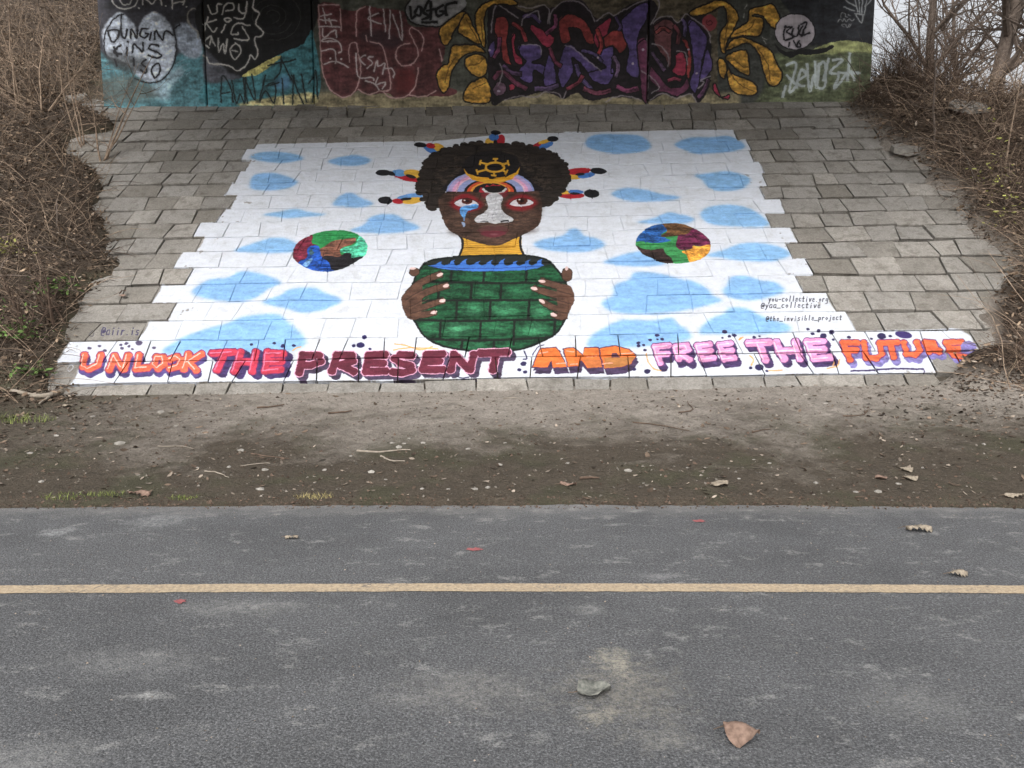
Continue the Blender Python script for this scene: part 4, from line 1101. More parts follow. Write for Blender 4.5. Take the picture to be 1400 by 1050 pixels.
def asphalt_material():
    m, nt, b = mat('worn_asphalt')
    p = pos(nt)
    grain = N(nt, 'ShaderNodeTexVoronoi'); grain.inputs['Scale'].default_value = 120
    nt.links.new(p, grain.inputs['Vector'])
    fine = noise(nt, p, 95, 5, 0.85)
    speck = noise(nt, p, 210, 2, 0.6)
    col = ramp(nt, fine, [(0.34, (0.028, 0.029, 0.031)), (0.50, (0.090, 0.092, 0.096)), (0.68, (0.225, 0.229, 0.236))])
    col = mix(nt, ramp(nt, speck, [(0.62, 0.0), (0.70, 0.65)]), col, (0.36, 0.36, 0.36))
    hc = N(nt, 'ShaderNodeSeparateColor'); nt.links.new(grain.outputs['Color'], hc.inputs[0])
    col = mix(nt, 1.0, col, ramp(nt, hc.outputs[0], [(0, 0.78), (1, 1.2)]), 'MULTIPLY')
    col = mix(nt, 1.0, col, ramp(nt, noise(nt, p, 55, 7, 0.9), [(0.3, 0.45), (0.7, 1.6)]), 'MULTIPLY')
    # stretched wear along the direction of travel
    mp = N(nt, 'ShaderNodeMapping'); mp.inputs['Scale'].default_value = (0.8, 1.3, 1)
    nt.links.new(p, mp.inputs['Vector'])
    big = noise(nt, mp.outputs[0], 1.1, 5, 0.62, 0.5)
    col = mix(nt, 1.0, col, ramp(nt, big, [(0.32, 0.84), (0.68, 1.16)]), 'MULTIPLY')
    # dust and chalky scuffs, broken up by the grain
    sc = noise(nt, mp.outputs[0], 4.6, 7, 0.72, 0.25)
    sc2 = math_(nt, 'ADD', sc, math_(nt, 'MULTIPLY', math_(nt, 'SUBTRACT', noise(nt, p, 22, 6, 0.8), 0.5), 0.55))
    scf = math_(nt, 'MULTIPLY', ramp(nt, sc2, [(0.57, 0.0), (0.68, 0.85)]), ramp(nt, fine, [(0.35, 0.15), (0.6, 1.0)]))
    col = mix(nt, scf, col, (0.30, 0.30, 0.292))
    # an old diagonal scrape
    brk = noise(nt, p, 28, 7, 0.85, 0.4)
    # dried mud spots left on the surface
    for (x, y, rx, ry, c, s) in [(*px_ground(840, 905)[:2], 0.10, 0.16, (0.46, 0.43, 0.34), 0.75), (*px_ground(818, 978)[:2], 0.09, 0.07, (0.42, 0.39, 0.31), 0.7), (*px_ground(850, 945)[:2], 0.30, 0.34, (0.30, 0.28, 0.235), 0.55),
                                 (*px_ground(640, 945)[:2], 0.40, 0.20, (0.32, 0.31, 0.29), 0.5), (*px_ground(205, 950)[:2], 0.09, 0.05, (0.42, 0.42, 0.41), 0.75), (*px_ground(180, 905)[:2], 0.42, 0.16, (0.27, 0.27, 0.265), 0.5), (*px_ground(330, 830)[:2], 0.40, 0.16, (0.28, 0.28, 0.27), 0.5),
                                 (*px_ground(76, 728)[:2], 0.13, 0.13, (0.42, 0.43, 0.43), 0.75), (*px_ground(215, 712)[:2], 0.25, 0.2, (0.36, 0.37, 0.37), 0.6), (*px_ground(30, 1035)[:2], 0.35, 0.14, (0.30, 0.30, 0.29), 0.5), (*px_ground(1250, 960)[:2], 0.3, 0.2, (0.26, 0.26, 0.25), 0.45), (*px_ground(905, 1010)[:2], 0.16, 0.1, (0.32, 0.31, 0.28), 0.5), (*px_ground(805, 832)[:2], 0.12, 0.08, (0.36, 0.36, 0.35), 0.6), (*px_ground(900, 788)[:2], 0.14, 0.06, (0.34, 0.34, 0.34), 0.6)]:
        v = N(nt, 'ShaderNodeVectorMath', operation='SUBTRACT'); v.inputs[1].default_value = (x, y, 0)
        nt.links.new(p, v.inputs[0])
        v2 = N(nt, 'ShaderNodeVectorMath', operation='MULTIPLY'); v2.inputs[1].default_value = (1 / rx, 1 / ry, 0)
        nt.links.new(v.outputs[0], v2.inputs[0])
        ln = N(nt, 'ShaderNodeVectorMath', operation='LENGTH'); nt.links.new(v2.outputs[0], ln.inputs[0])
        d = math_(nt, 'ADD', ln.outputs['Value'], math_(nt, 'MULTIPLY', math_(nt, 'SUBTRACT', noise(nt, p, 11, 8, 0.85), 0.5), 4.2))
        f = math_(nt, 'MULTIPLY', ramp(nt, d, [(0.2, s), (1.0, 0.0)]), ramp(nt, brk, [(0.42, 0.12), (0.60, 1.0)]))
        col = mix(nt, f, col, c)
    # dirt carried in along the far edge
    sx = N(nt, 'ShaderNodeSeparateXYZ'); nt.links.new(p, sx.inputs[0])
    mr = N(nt, 'ShaderNodeMapRange'); mr.inputs['From Min'].default_value = 5.30; mr.inputs['From Max'].default_value = 5.68
    nt.links.new(math_(nt, 'ADD', sx.outputs['Y'], math_(nt, 'MULTIPLY', math_(nt, 'SUBTRACT', sc, 0.5), 1.0)), mr.inputs['Value'])
    col = mix(nt, math_(nt, 'MULTIPLY', mr.outputs[0], 0.42), col, (0.30, 0.29, 0.275))
    nt.links.new(col, b.inputs['Base Color'])
    b.inputs['Roughness'].default_value = 0.85
    b.inputs['Specular IOR Level'].default_value = 0.3
    bump(nt, b, math_(nt, 'ADD', math_(nt, 'ADD', fine, math_(nt, 'MULTIPLY', noise(nt, p, 70, 5, 0.8), 0.5)), math_(nt, 'MULTIPLY', grain.outputs['Distance'], -0.8)), 0.7, 0.006)
    return m


M_STONE = stone_material()
M_WALL = concrete_material()
M_SOIL = soil_material()
M_ASPH = asphalt_material()
M_CONC = simple('plain_concrete', (0.24, 0.23, 0.21), (0.33, 0.32, 0.29), 5, rnd=False, bumpd=0.01)
M_JOINT = simple('packed_joint_soil', (0.035, 0.030, 0.024), (0.075, 0.064, 0.050), 30, rnd=False, bumpd=0.01)
M_TWIG = simple('dry_twigs', (0.13, 0.092, 0.066), (0.32, 0.245, 0.182), 15)
M_VINE = simple('dark_vines', (0.055, 0.038, 0.028), (0.125, 0.088, 0.066), 15)
M_STRAW = simple('dry_straw', (0.20, 0.155, 0.105), (0.34, 0.27, 0.19), 15)
M_LITTER = simple('leaf_litter', (0.062, 0.045, 0.033), (0.17, 0.125, 0.092), 9)
M_PALE = simple('pale_leaf_litter', (0.16, 0.13, 0.10), (0.33, 0.28, 0.23), 9)
M_BARK = simple('grey_bark', (0.075, 0.057, 0.046), (0.165, 0.132, 0.11), 14, rnd=False, bumpd=0.01)
M_ROCK = simple('field_stone', (0.12, 0.112, 0.10), (0.235, 0.222, 0.20), 18, bumpd=0.004)
M_GRAVEL = simple('dusty_gravel', (0.085, 0.075, 0.062), (0.20, 0.18, 0.155), 18)
M_TAN = simple('tan_leaves', (0.15, 0.105, 0.072), (0.32, 0.24, 0.17), 9)
M_GREEN = simple('green_leaves', (0.05, 0.10, 0.025), (0.13, 0.20, 0.06), 10)
M_YGREEN = simple('yellow_green_leaves', (0.26, 0.27, 0.07), (0.42, 0.42, 0.14), 10)
M_GRASS = simple('fresh_grass', (0.10, 0.15, 0.035), (0.24, 0.27, 0.08), 10)
M_DGRASS = simple('yellowed_grass', (0.30, 0.25, 0.11), (0.42, 0.36, 0.17), 10)
M_BRANCH = simple('weathered_branch', (0.20, 0.17, 0.135), (0.34, 0.30, 0.25), 20, rnd=False, bumpd=0.004)

# =================================================================== terrain
LBND = np.array([(92, 545), (90, 530), (80, 500), (90, 470), (100, 440), (120, 415), (133, 390), (150, 360), (160, 330), (150, 300), (128, 280), (148, 260), (142, 240), (118, 215), (106, 195), (160, 175), (150, 160), (116, 148), (95, 135)], float)
RBND = np.array([(1262, 525), (1272, 515), (1292, 500), (1338, 482), (1340, 455), (1336, 430), (1332, 415), (1348, 400), (1372, 370), (1370, 345), (1345, 328), (1328, 308), (1312, 288), (1298, 272), (1284, 250), (1258, 225), (1222, 200), (1196, 180), (1170, 155), (1155, 135)], float)
lb = px_gh(LBND); rb = px_gh(RBND)


def bnd_l(h): return np.interp(h, lb[:, 1], lb[:, 0])
def bnd_r(h): return np.interp(h, rb[:, 1], rb[:, 0])


def frame(x, y):
    rx = np.asarray(x, float); ry = np.asarray(y, float) - YB
    return rx * cw + ry * sw, -rx * sw + ry * cw


def path_edge(x):
    x = np.asarray(x, float)
    return 5.70 - 0.09 * np.minimum(1, (x / 4.2) ** 2) + 0.03 * (fbm(x * 2.3, x * 0 + 1, 44, 3) - 0.5) * 2 + 0.022 * (fbm(x * 14, x * 0 + 2, 45, 3) - 0.5) * 2


def terrain(x, y, parts=False):
    x = np.asarray(x, float); y = np.asarray(y, float)
    U, D = frame(x, y)
    V = D / cP
    q = gh(np.stack([U, V], -1))
    g, h = q[..., 0], q[..., 1]
    wob = (fbm(g * 1.6, h * 1.6, 61, 4) - 0.5) * 0.75
    dl = bnd_l(h) - g + wob; dr = g - bnd_r(h) + wob
    d = np.maximum(dl, dr)
    grow = np.where(dl > dr, 0.30 * (1 - np.exp(-np.maximum(d, 0) / 1.3)), 0.62 * (1 - np.exp(-np.maximum(d, 0) / 1.1)) * (0.15 + 0.85 * sstep(-0.2, 2.6, h)))
    m = -0.17 + 0.24 * sstep(-0.22, 0.30, d) + grow
    m = m + sstep(0, 0.8, d) * (0.30 * (fbm(g * 0.9, h * 0.9, 62, 4) - 0.5) + 0.09 * (fbm(g * 4, h * 4, 63, 3) - 0.5))
    plane = ZB + D * tP + m
    # verge: rises gently from the asphalt to the toe of the stones
    e = path_edge(x)
    Vt = (-0.20 + H0 + U * math.sin(ROT)) / math.cos(ROT)
    zt = ZB + Vt * sP
    toe = YB + U * sw + Vt * cP * cw
    tt = np.clip((y - e) / (toe - e), 0, 1.15)
    verge = 0.005 + (zt - 0.005) * (0.75 * tt + 0.25 * tt * tt) + 0.030 * (fbm(x * 1.4, y * 1.4, 64, 4) - 0.5) * sstep(0.0, 0.5, y - e) + 0.012 * (fbm(x * 9, y * 9, 65, 3) - 0.5) * sstep(0.0, 0.15, y - e)
    verge = np.where(y < e, -0.03, verge)
    # little heap of soil spilling over both lower corners of the paving
    z = np.maximum(verge, plane)
    # right: the slope tops out early; left: it climbs on beside the bridge
    cap = 5.6 - 0.65 * sstep(6.7, 7.9, U) + 0.25 * (fbm(x * 0.7, y * 0.7, 66, 3) - 0.5)
    cap = np.where(U < 0, 5.6 + 7.0 * sstep(-7.4, -9.0, U), cap)
    z = np.where(z > cap - 0.3, cap - 0.3 + 0.3 * (1 - np.exp(-np.maximum(z - cap + 0.3, 0) / 0.3)), z)
    bankf = sstep(-0.05, 0.35, d) * sstep(-0.25, 0.15, D + 0.25 * sstep(0, 2, d))
    if parts: return z, bankf, d
    return z




def axis(lo, hi, step, far_lo, far_hi):
    a = list(np.arange(lo, hi + 1e-6, step))
    s = step; v = lo
    left = []
    while v > far_lo:
        s *= 1.35; v -= s; left.append(v)
    s = step; v = hi; right = []
    while v < far_hi:
        s *= 1.35; v += s; right.append(v)
    return np.array(left[::-1] + a + right)


gx = axis(-9.5, 9.0, 0.075, -900, 900)
gy = axis(5.3, 17.0, 0.075, -900, 900)
X, Y = np.meshgrid(gx, gy)
Zt, Bf, _ = terrain(X, Y, True)


def tz(x, y):
    i = min(max(int(np.searchsorted(gx, x)) - 1, 0), len(gx) - 2); j = min(max(int(np.searchsorted(gy, y)) - 1, 0), len(gy) - 2)
    a = (x - gx[i]) / (gx[i + 1] - gx[i]); b = (y - gy[j]) / (gy[j + 1] - gy[j])
    return float((Zt[j, i] * (1 - a) + Zt[j, i + 1] * a) * (1 - b) + (Zt[j + 1, i] * (1 - a) + Zt[j + 1, i + 1] * a) * b)


nx, ny = len(gx), len(gy)
verts = np.stack([X.ravel(), Y.ravel(), Zt.ravel()], 1)
idx = np.arange(nx * ny).reshape(ny, nx)
faces = np.stack([idx[:-1, :-1].ravel(), idx[:-1, 1:].ravel(), idx[1:, 1:].ravel(), idx[1:, :-1].ravel()], 1)
me = bpy.data.meshes.new('ground')
me.from_pydata(verts.tolist(), [], faces.tolist())
me.polygons.foreach_set('use_smooth', [True] * len(me.polygons))
a = me.attributes.new('bank', 'FLOAT', 'POINT')
a.data.foreach_set('value', Bf.ravel().astype(np.float32))
me.materials.append(M_SOIL)
ground = bpy.data.objects.new('ground', me); C.objects.link(ground)
tag(ground, kind='structure', label='bare trodden earth between the asphalt path and the banks')

# asphalt path
px_ = axis(-7, 7, 0.03, -300, 300)
pe = path_edge(px_)
nearv = 0.35
pv = []; pf = []
rows_ = [0.0, 0.5, 0.9, 0.985, 1.0]
for x, e in zip(px_, pe):
    for r_ in rows_:
        z = 0.0 if r_ < 0.99 else -0.028
        pv.append((x, nearv + (e - 0.0 + (0.02 if r_ == 1.0 else 0) - nearv) * r_, z))
nr = len(rows_)
for i in range(len(px_) - 1):
    for j in range(nr - 1):
        pf.append((i * nr + j, (i + 1) * nr + j, (i + 1) * nr + j + 1, i * nr + j + 1))
path = mesh_obj('path', pv, pf, M_ASPH)
tag(path, kind='structure', label='worn grey asphalt bike path')


def line_material():
    m, nt, b = mat('yellow_road_paint')
    p = pos(nt)
    f = noise(nt, p, 60, 5, 0.75)
    col = ramp(nt, f, [(0.3, (0.27, 0.21, 0.14)), (0.55, (0.45, 0.36, 0.25)), (0.8, (0.57, 0.475, 0.345))])
    crack = N(nt, 'ShaderNodeTexVoronoi', feature='DISTANCE_TO_EDGE'); crack.inputs['Scale'].default_value = 9
    mp = noise(nt, p, 5, 3)
    v = N(nt, 'ShaderNodeVectorMath', operation='ADD'); nt.links.new(p, v.inputs[0])
    cx = N(nt, 'ShaderNodeCombineXYZ'); nt.links.new(mp, cx.inputs[0]); nt.links.new(mp, cx.inputs[1]); nt.links.new(cx.outputs[0], v.inputs[1])
    nt.links.new(v.outputs[0], crack.inputs['Vector'])
    cf = math_(nt, 'MULTIPLY', ramp(nt, crack.outputs['Distance'], [(0.006, 0.85), (0.03, 0.0)]), ramp(nt, noise(nt, p, 2, 3), [(0.45, 0), (0.6, 1)]))
    worn = ramp(nt, noise(nt, p, 34, 8, 0.9), [(0.52, 0.0), (0.62, 0.85)])
    col = mix(nt, math_(nt, 'MAXIMUM', cf, worn), col, (0.12, 0.115, 0.11))
    nt.links.new(col, b.inputs['Base Color'])
    bump(nt, b, f, 0.5, 0.004)
    return m


M_LINE = line_material()
lv = []; lf = []
for i, x in enumerate(px_):
    dc = -0.075 * min(1, (x / 4.4) ** 2)
    for k_, yy in enumerate((3.957, 4.068)):
        lv.append((x, yy + dc + 0.007 * (float(fbm(np.array([x * 16]), np.array([k_ * 5.0]), 3, 3)[0]) - 0.5) * 2, 0.004))
for i in range(len(px_) - 1):
    lf.append((2 * i, 2 * i + 2, 2 * i + 3, 2 * i + 1))
mesh_obj('centre_line', lv, lf, M_LINE, path)

M_RED = simple('red_survey_paint', (0.24, 0.07, 0.075), (0.38, 0.14, 0.14), 60, rnd=False)
for (x, y, rx, ry) in ((648, 752, 0.055, 0.035), (956, 713, 0.05, 0.035), (246, 823, 0.036, 0.03)):
    c = px_ground(x, y)
    pts = [(0, 0, 0.005)]
    n = 26
    for i in range(n):
        a = 2 * math.pi * i / n
        r = 0.55 + 0.55 * random.random()
        pts.append((rx * r * math.cos(a), ry * r * math.sin(a), 0.005))
    o = mesh_obj('paint_mark', pts, [(0, i + 1, (i + 1) % n + 1) for i in range(n)], M_RED, path)
    o.location = (c[0], c[1], 0)

# =================================================================== stone paving of the slope
bank = empty('stone_paved_slope', tuple(BO))
tag(bank, 'sloping bank paved with grey granite blocks below the bridge abutment, carrying a painted mural', 'stone bank')
BINV = Matrix.Translation(BO).inverted()


def bpos(g, h, n):
    uv = gh_inv(np.array([g, h]))
    return BU * uv[0] + BV * uv[1] + BN * n           # relative to the bank's origin


TOPROWS = int(math.floor(gh(np.array([0.0, WALL_D / cP]))[1] / ROW)) + 1


def sheet(name, cols, off, parent, step=0.25, rows=None):
    pass


# packed soil under and between the blocks
v = []; f = []
gs = np.arange(-9.4, 8.6, 0.3); hs = np.arange(-0.45, TOPROWS * ROW + 0.2, 0.2)
for h in hs:
    for g in gs:
        v.append(bpos(g, h, -0.062))
n_ = len(gs)
f = [(j * n_ + i, j * n_ + i + 1, (j + 1) * n_ + i + 1, (j + 1) * n_ + i) for j in range(len(hs) - 1) for i in range(n_ - 1)]
mesh_obj('joint_bed', v, f, M_JOINT, bank)

# paint-filled joints of the mural: one thin coat over rows 2 - 15
mv = []; mf = []; muv = []


def to_img(u, v_): return ((u - MUR_LO[0]) / (mural.W / mural.res), (v_ - MUR_LO[1]) / (mural.H / mural.res))


for k in range(2, 16):
    a, b = PG[k]
    a += 0.02; b -= 0.02
    n = 24
    base = len(mv)
    h0_, h1_ = k * ROW, (k + 1) * ROW
    if k == 15: h1_ = 15.9 * ROW
    for h in (h0_, h1_):
        for i in range(n + 1):
            g = a + (b - a) * i / n
            mv.append(bpos(g, h, -0.012 - 0.004 * random.random())); muv.append(gh_inv(np.array([g, h])))
    for i in range(n):
        mf.append((base + i, base + i + 1, base + n + 2 + i, base + n + 1 + i))
mural_o = mesh_obj('mural', mv, mf, M_STONE, bank)
tag(mural_o, label='painted mural of a crowned face holding a green brick globe among blue clouds')
ul = mural_o.data.uv_layers.new(name='mural')
for lp in mural_o.data.loops:
    ul.data[lp.index].uv = to_img(*muv[lp.vertex_index])


def hline(k, g):
    """course line, wandering a little"""
    return k * ROW + (0.020 + 0.022 * float(sstep(11, 17, k))) * (float(vnoise(np.array([g * 1.1 + k * 7.3]), np.array([k * 3.1]), 71)[0]) - 0.5) * 2


def make_stone(name, corners, gap, rough, tilt, sag, parent, bevel=0.016):
    """corners in (g,h): bottom-left, bottom-right, top-right, top-left"""
    c = np.array(corners, float)
    cen = c.mean(0)
    w = np.linalg.norm(c[1] - c[0])
    NX, NY = (5, 4)
    bw = bevel * 1.1
    us = np.array([0, bw / w, 0.35 + 0.3 * random.random(), 1 - bw / w, 1.0]); vs_ = np.array([0, bw / ROW, 1 - bw / ROW, 1.0])
    verts = []; uvs = []; faces = []
    seed = random.random() * 100
    o0 = bpos(cen[0], cen[1], 0)
    for j, vv in enumerate(vs_):
        for i, uu in enumerate(us):
            p = (c[0] * (1 - uu) + c[1] * uu) * (1 - vv) + (c[3] * (1 - uu) + c[2] * uu) * vv
            edge = (i in (0, 4)) or (j in (0, 3)); corner = (i in (0, 4)) and (j in (0, 3))
            q = p.copy()
            if edge:                                   # pull in by half the joint, irregularly
                jt = gap * (0.35 + 1.1 * random.random())
                if i == 0: q[0] += jt
                if i == 4: q[0] -= jt
                if j == 0: q[1] += jt
                if j == 3: q[1] -= jt
                if corner:
                    cr = (gap + 0.009) * (0.4 + 1.6 * random.random() + (3.0 if random.random() < 0.12 else 0)); q[0] += (1 if i == 0 else -1) * cr; q[1] += (1 if j == 0 else -1) * cr * 0.7
            n = rough * (0.22 if not edge else 0.9) * (random.random() - 0.4) + tilt[0] * (uu - 0.5) + tilt[1] * (0.5 - vv) + sag
            if edge: n -= bevel * (0.5 + 0.8 * random.random())
            verts.append(bpos(q[0], q[1], n) - o0); uvs.append(gh_inv(q))
    for j in range(NY - 1):
        for i in range(NX - 1):
            k = j * NX + i
            faces.append((k, k + 1, k + NX + 1, k + NX))
    ring = [i for i in range(NX)] + [j * NX + NX - 1 for j in range(1, NY)] + [(NY - 1) * NX + i for i in range(NX - 2, -1, -1)] + [j * NX for j in range(NY - 2, 0, -1)]
    b0 = len(verts)
    for r_ in ring:
        q = gh(uvs[r_])
        verts.append(bpos(q[0], q[1], -0.075) - o0); uvs.append(uvs[r_])
    m_ = len(ring)
    for i in range(m_):
        i2 = (i + 1) % m_
        faces.append((ring[i2], ring[i], b0 + i, b0 + i2))
    o = mesh_obj(name, verts, faces, M_STONE, parent)
    o.location = o0
    me = o.data
    ul = me.uv_layers.new(name='mural')
    co = [to_img(*q) for q in uvs]
    for lp in me.loops:
        ul.data[lp.index].uv = co[lp.vertex_index]
    return o


n_paint = n_bare = 0
for k in range(-1, TOPROWS):
    hm = (k + 0.5) * ROW
    gl = float(bnd_l(hm)) - 0.55; gr = float(bnd_r(hm)) + 0.5
    if k >= 16: gl -= 0.5
    if k == -1: gr = 5.0
    fixed = list(PG[k]) if 0 <= k < 16 else []
    cuts = [gl] + [x for x in fixed] + [gr]
    joints = []
    for a, b in zip(cuts[:-1], cuts[1:]):
        avg = 0.515 if (fixed and a == fixed[0]) else (0.51 if k < 6 else 0.49)
        n = max(1, int(round((b - a) / (avg * (0.94 + 0.12 * random.random())))))
        ws = np.array([0.62 + 0.76 * random.random() for _ in range(n)])
        ws = ws / ws.sum() * (b - a)
        x = a
        for w_ in ws:
            joints.append(x); x += w_
    joints.append(cuts[-1])
    lean = [(random.random() - 0.5) * 0.07 if not (fixed and min(abs(x - q) for q in fixed) < 0.01) else (random.random() - 0.5) * 0.02 for x in joints]
    for i in range(len(joints) - 1):
        a, b = joints[i], joints[i + 1]
        la, lb_ = lean[i], lean[i + 1]
        cor = [(a - la, hline(k, a)), (b - lb_, hline(k, b)), (b + lb_, hline(k + 1, b)), (a + la, hline(k + 1, a))]
        mid = (a + b) / 2
        painted = 2 <= k < 16 and PG[k][0] - 0.01 <= mid <= PG[k][1] + 0.01
        band = k in (0, 1) and PG[k][0] - 0.05 <= mid <= PG[k][1] + 0.05
        if painted:
            make_stone('painted_block', cor, random.choice([0.0015, 0.0025, 0.004, 0.007]), 0.008, ((random.random() - .5) * .016, random.random() * 0.016), random.random() * 0.010 - 0.005, mural_o, bevel=0.008)
            n_paint += 1
        elif band:
            make_stone('painted_block', cor, random.choice([0.007, 0.011, 0.016]) + 0.006 * (k == 0), 0.006, ((random.random() - .5) * .010, random.random() * 0.012), random.random() * 0.008 - 0.004, mural_o, bevel=0.007)
            n_paint += 1
        else:
            up = sstep(11, 18, k)
            gap = random.choice([0.004, 0.007, 0.010, 0.014, 0.020]) if k > 0 else random.choice([0.014, 0.02, 0.026])
            make_stone('granite_block', cor, gap, 0.013 + 0.010 * up, ((random.random() - .5) * .030, (0.002 + random.random() * 0.034)), random.random() * 0.026 - 0.015, bank, bevel=0.010)
            n_bare += 1
print('STONES painted', n_paint, 'bare', n_bare, 'rows', TOPROWS, 'wallD', WALL_D)

# =================================================================== abutment + deck
ab_root = empty('bridge_abutment', wpt(0, WALL_D, ZB + WALL_D * tP))
tag(ab_root, 'concrete bridge abutment wall covered with graffiti above the stone bank', 'abutment wall')
AB = np.array(wpt(0, WALL_D, ZB + WALL_D * tP))
ZTOP = 7.35


def wall_panel(x0, x1, proud, zb=None):
    """x in photo positions of the panel's edges at the wall foot"""
    u0 = px_wall([(x0, 90)])[0][0]; u1 = px_wall([(x1, 90)])[0][0]
    z0 = ZB + WALL_D * tP - 0.9
    n = 8
    vs, fs, uv = [], [], []
    bv = 0.018
    prof = [(u0, 0.06), (u0 + 0.001, bv), (u0 + bv, 0.0)] + [(u0 + bv + (u1 - u0 - 2 * bv) * i / n, 0.0) for i in range(1, n)] + [(u1 - bv, 0.0), (u1 - 0.001, bv), (u1, 0.6)]
    prof = [(prof[0][0], 0.6)] + prof[1:]
    for z in (z0, ZTOP):
        for (u, dd) in prof:
            p = np.array(wpt(u, WALL_D - proud + dd, z)) - AB
            vs.append(p); uv.append((u, z))
    m = len(prof)
    for i in range(m - 1):
        fs.append((i, i + 1, m + i + 1, m + i))
    fs.append((0, m, 2 * m - 1, m - 1))
    fs.append(tuple(range(m, 2 * m)))
    o = mesh_obj('wall_panel', vs, fs, M_WALL, ab_root)
    ul = o.data.uv_layers.new(name='graffiti')
    for lp in o.data.loops:
        q = uv[lp.vertex_index]
        ul.data[lp.index].uv = ((q[0] - W_LO[0]) / (wall.W / wall.res), (q[1] - W_LO[1]) / (wall.H / wall.res))
    return o


wall_panel(138, 279.5, 0.0)
wall_panel(281.5, 428, 0.005)
wall_panel(430, 884, 0.07)
wall_panel(886, 1190, 0.06)
mb = MB()
mb.box((px_wall([(150, 90)])[0][0], WALL_D + 0.06, ZB + WALL_D * tP - 0.8), (px_wall([(1180, 90)])[0][0], WALL_D + 0.5, ZTOP - 0.05), lambda u, d, z: tuple(np.array(wpt(u, d, z)) - AB))
mb.build('wall_core', M_JOINT, ab_root)

deck = empty('bridge_deck', wpt(0, WALL_D - 8, ZTOP))  # unseen deck, put in for the shade it throws on the wall
tag(deck, 'concrete bridge deck overhead out of view, shading the graffiti wall and cut short to light the mural', 'bridge deck')
DK = np.array(wpt(0, WALL_D - 8, ZTOP))
uL = px_wall([(138, 90)])[0][0] - 0.2; uR = px_wall([(1190, 90)])[0][0] + 0.2
def dbox(u0, u1, d0, d1, z0, z1, name):
    mb = MB(); mb.box((u0, d0, z0), (u1, d1, z1), lambda u, d, z: tuple(np.array(wpt(u, d, z)) - DK)); return mb.build(name, M_CONC, deck)
D0, D1 = WALL_D - 8.8, WALL_D + 0.9  # near end stops short of the full span so more light reaches the mural
dbox(uL, uR, D0, D1, ZTOP + 0.75, ZTOP + 1.05, 'deck_slab')
for i in range(7):
    u = uL + 0.4 + (uR - uL - 0.8) * i / 6
    dbox(u - 0.18, u + 0.18, D0, D1 - 0.1, ZTOP + 0.003, ZTOP + 0.747, 'girder')

# =================================================================== bare trees on the right-hand crest
def grow(mb, p, d, L, r, depth, spread=0.55, twigs=None, seg=4, up=0.08, bmin=0.004):
    pts = [Vector(p)]; rad = [r]
    q = Vector(p); dd = Vector(d).normalized()
    kids = []
    for i in range(seg):
        dd = (dd + Vector((random.gauss(0, .13), random.gauss(0, .13), random.gauss(0, .10) + up))).normalized()
        q = q + dd * (L / seg)
        pts.append(q.copy()); rad.append(max(r * (1 - 0.55 * (i + 1) / seg), bmin))
        if depth > 0:
            kids.append((q.copy(), dd.copy(), rad[-1]))
    (mb if (depth > 1 or twigs is None) else twigs).tube(pts, rad, 6 if r > 0.06 else (4 if r > 0.012 else 3), cap=False)
    if depth > 0:
        nb = 2 if depth > 2 else 3
        for (kq, kd, kr) in kids:
            for _ in range(random.choice([1, nb - 1, nb])):
                v = Vector((random.gauss(0, 1), random.gauss(0, 1), random.gauss(0.25, .7))).normalized()
                nd = (kd * (1 - spread) + v * spread * 1.5).normalized()
                grow(mb, kq, nd, L * (0.55 + 0.25 * random.random()), kr * 0.62, depth - 1, spread, twigs, seg=max(3, seg - 1), up=up, bmin=bmin)


def tree(px, D, height, r, label, depth=3, lean=(0, 0, 1), base_frac=0.35, group=None):
    # px: bearing of the foot in the photo, D: metres behind the toe of the bank
    d = rays([(px, 300)])[0]
    t = (YB + D) / d[1]
    x, y = d[0] * t, YB + D
    z = tz(x, y) - 0.1
    root = empty('bare_tree', (x, y, z))
    tag(root, label, 'tree', group)
    mb, tw = MB(), MB()
    # trunk
    pts = [Vector((0, 0, 0))]; rad = [r * 1.25]
    q = Vector((0, 0, 0)); dd = Vector(lean).normalized()
    n = 9
    for i in range(n):
        dd = (dd + Vector((random.gauss(0, .05), random.gauss(0, .05), 0.03))).normalized()
        q = q + dd * height / n
        pts.append(q.copy()); rad.append(r * (1 - 0.75 * (i + 1) / n))
    mb.tube(pts, rad, 8)
    br = MB()
    for i in range(2, n + 1):
        if i / n < base_frac: continue
        for _ in range(2):
            a = random.random() * 6.28
            v = Vector((math.cos(a), math.sin(a), 0.35 + random.random() * 0.5)).normalized()
            grow(br, pts[i], v, height * 0.30 * (1.15 - i / n * 0.6), rad[i] * 0.5 + 0.006, depth - 1, twigs=tw, seg=4, bmin=0.005)
    mb.build('trunk', M_BARK, root)
    br.v += []; 
    k = len(br.v); br.v += tw.v; br.f += [tuple(i + k for i in f_) for f_ in tw.f]
    br.build('crown', M_BARK, root)
    return root


tree(1342, 9.5, 7.5, 0.20, 'thick bare tree trunk standing alone on the crest right of the abutment', lean=(0.10, 0, 1), base_frac=0.15)
tree(1264, 14.5, 9.0, 0.17, 'slender bare tree seen against the sky just beyond the abutment corner', lean=(-0.02, 0, 1), base_frac=0.2)
tree(1296, 20, 9.0, 0.14, 'distant thin bare tree behind the crest, between two thicker trunks', base_frac=0.2)


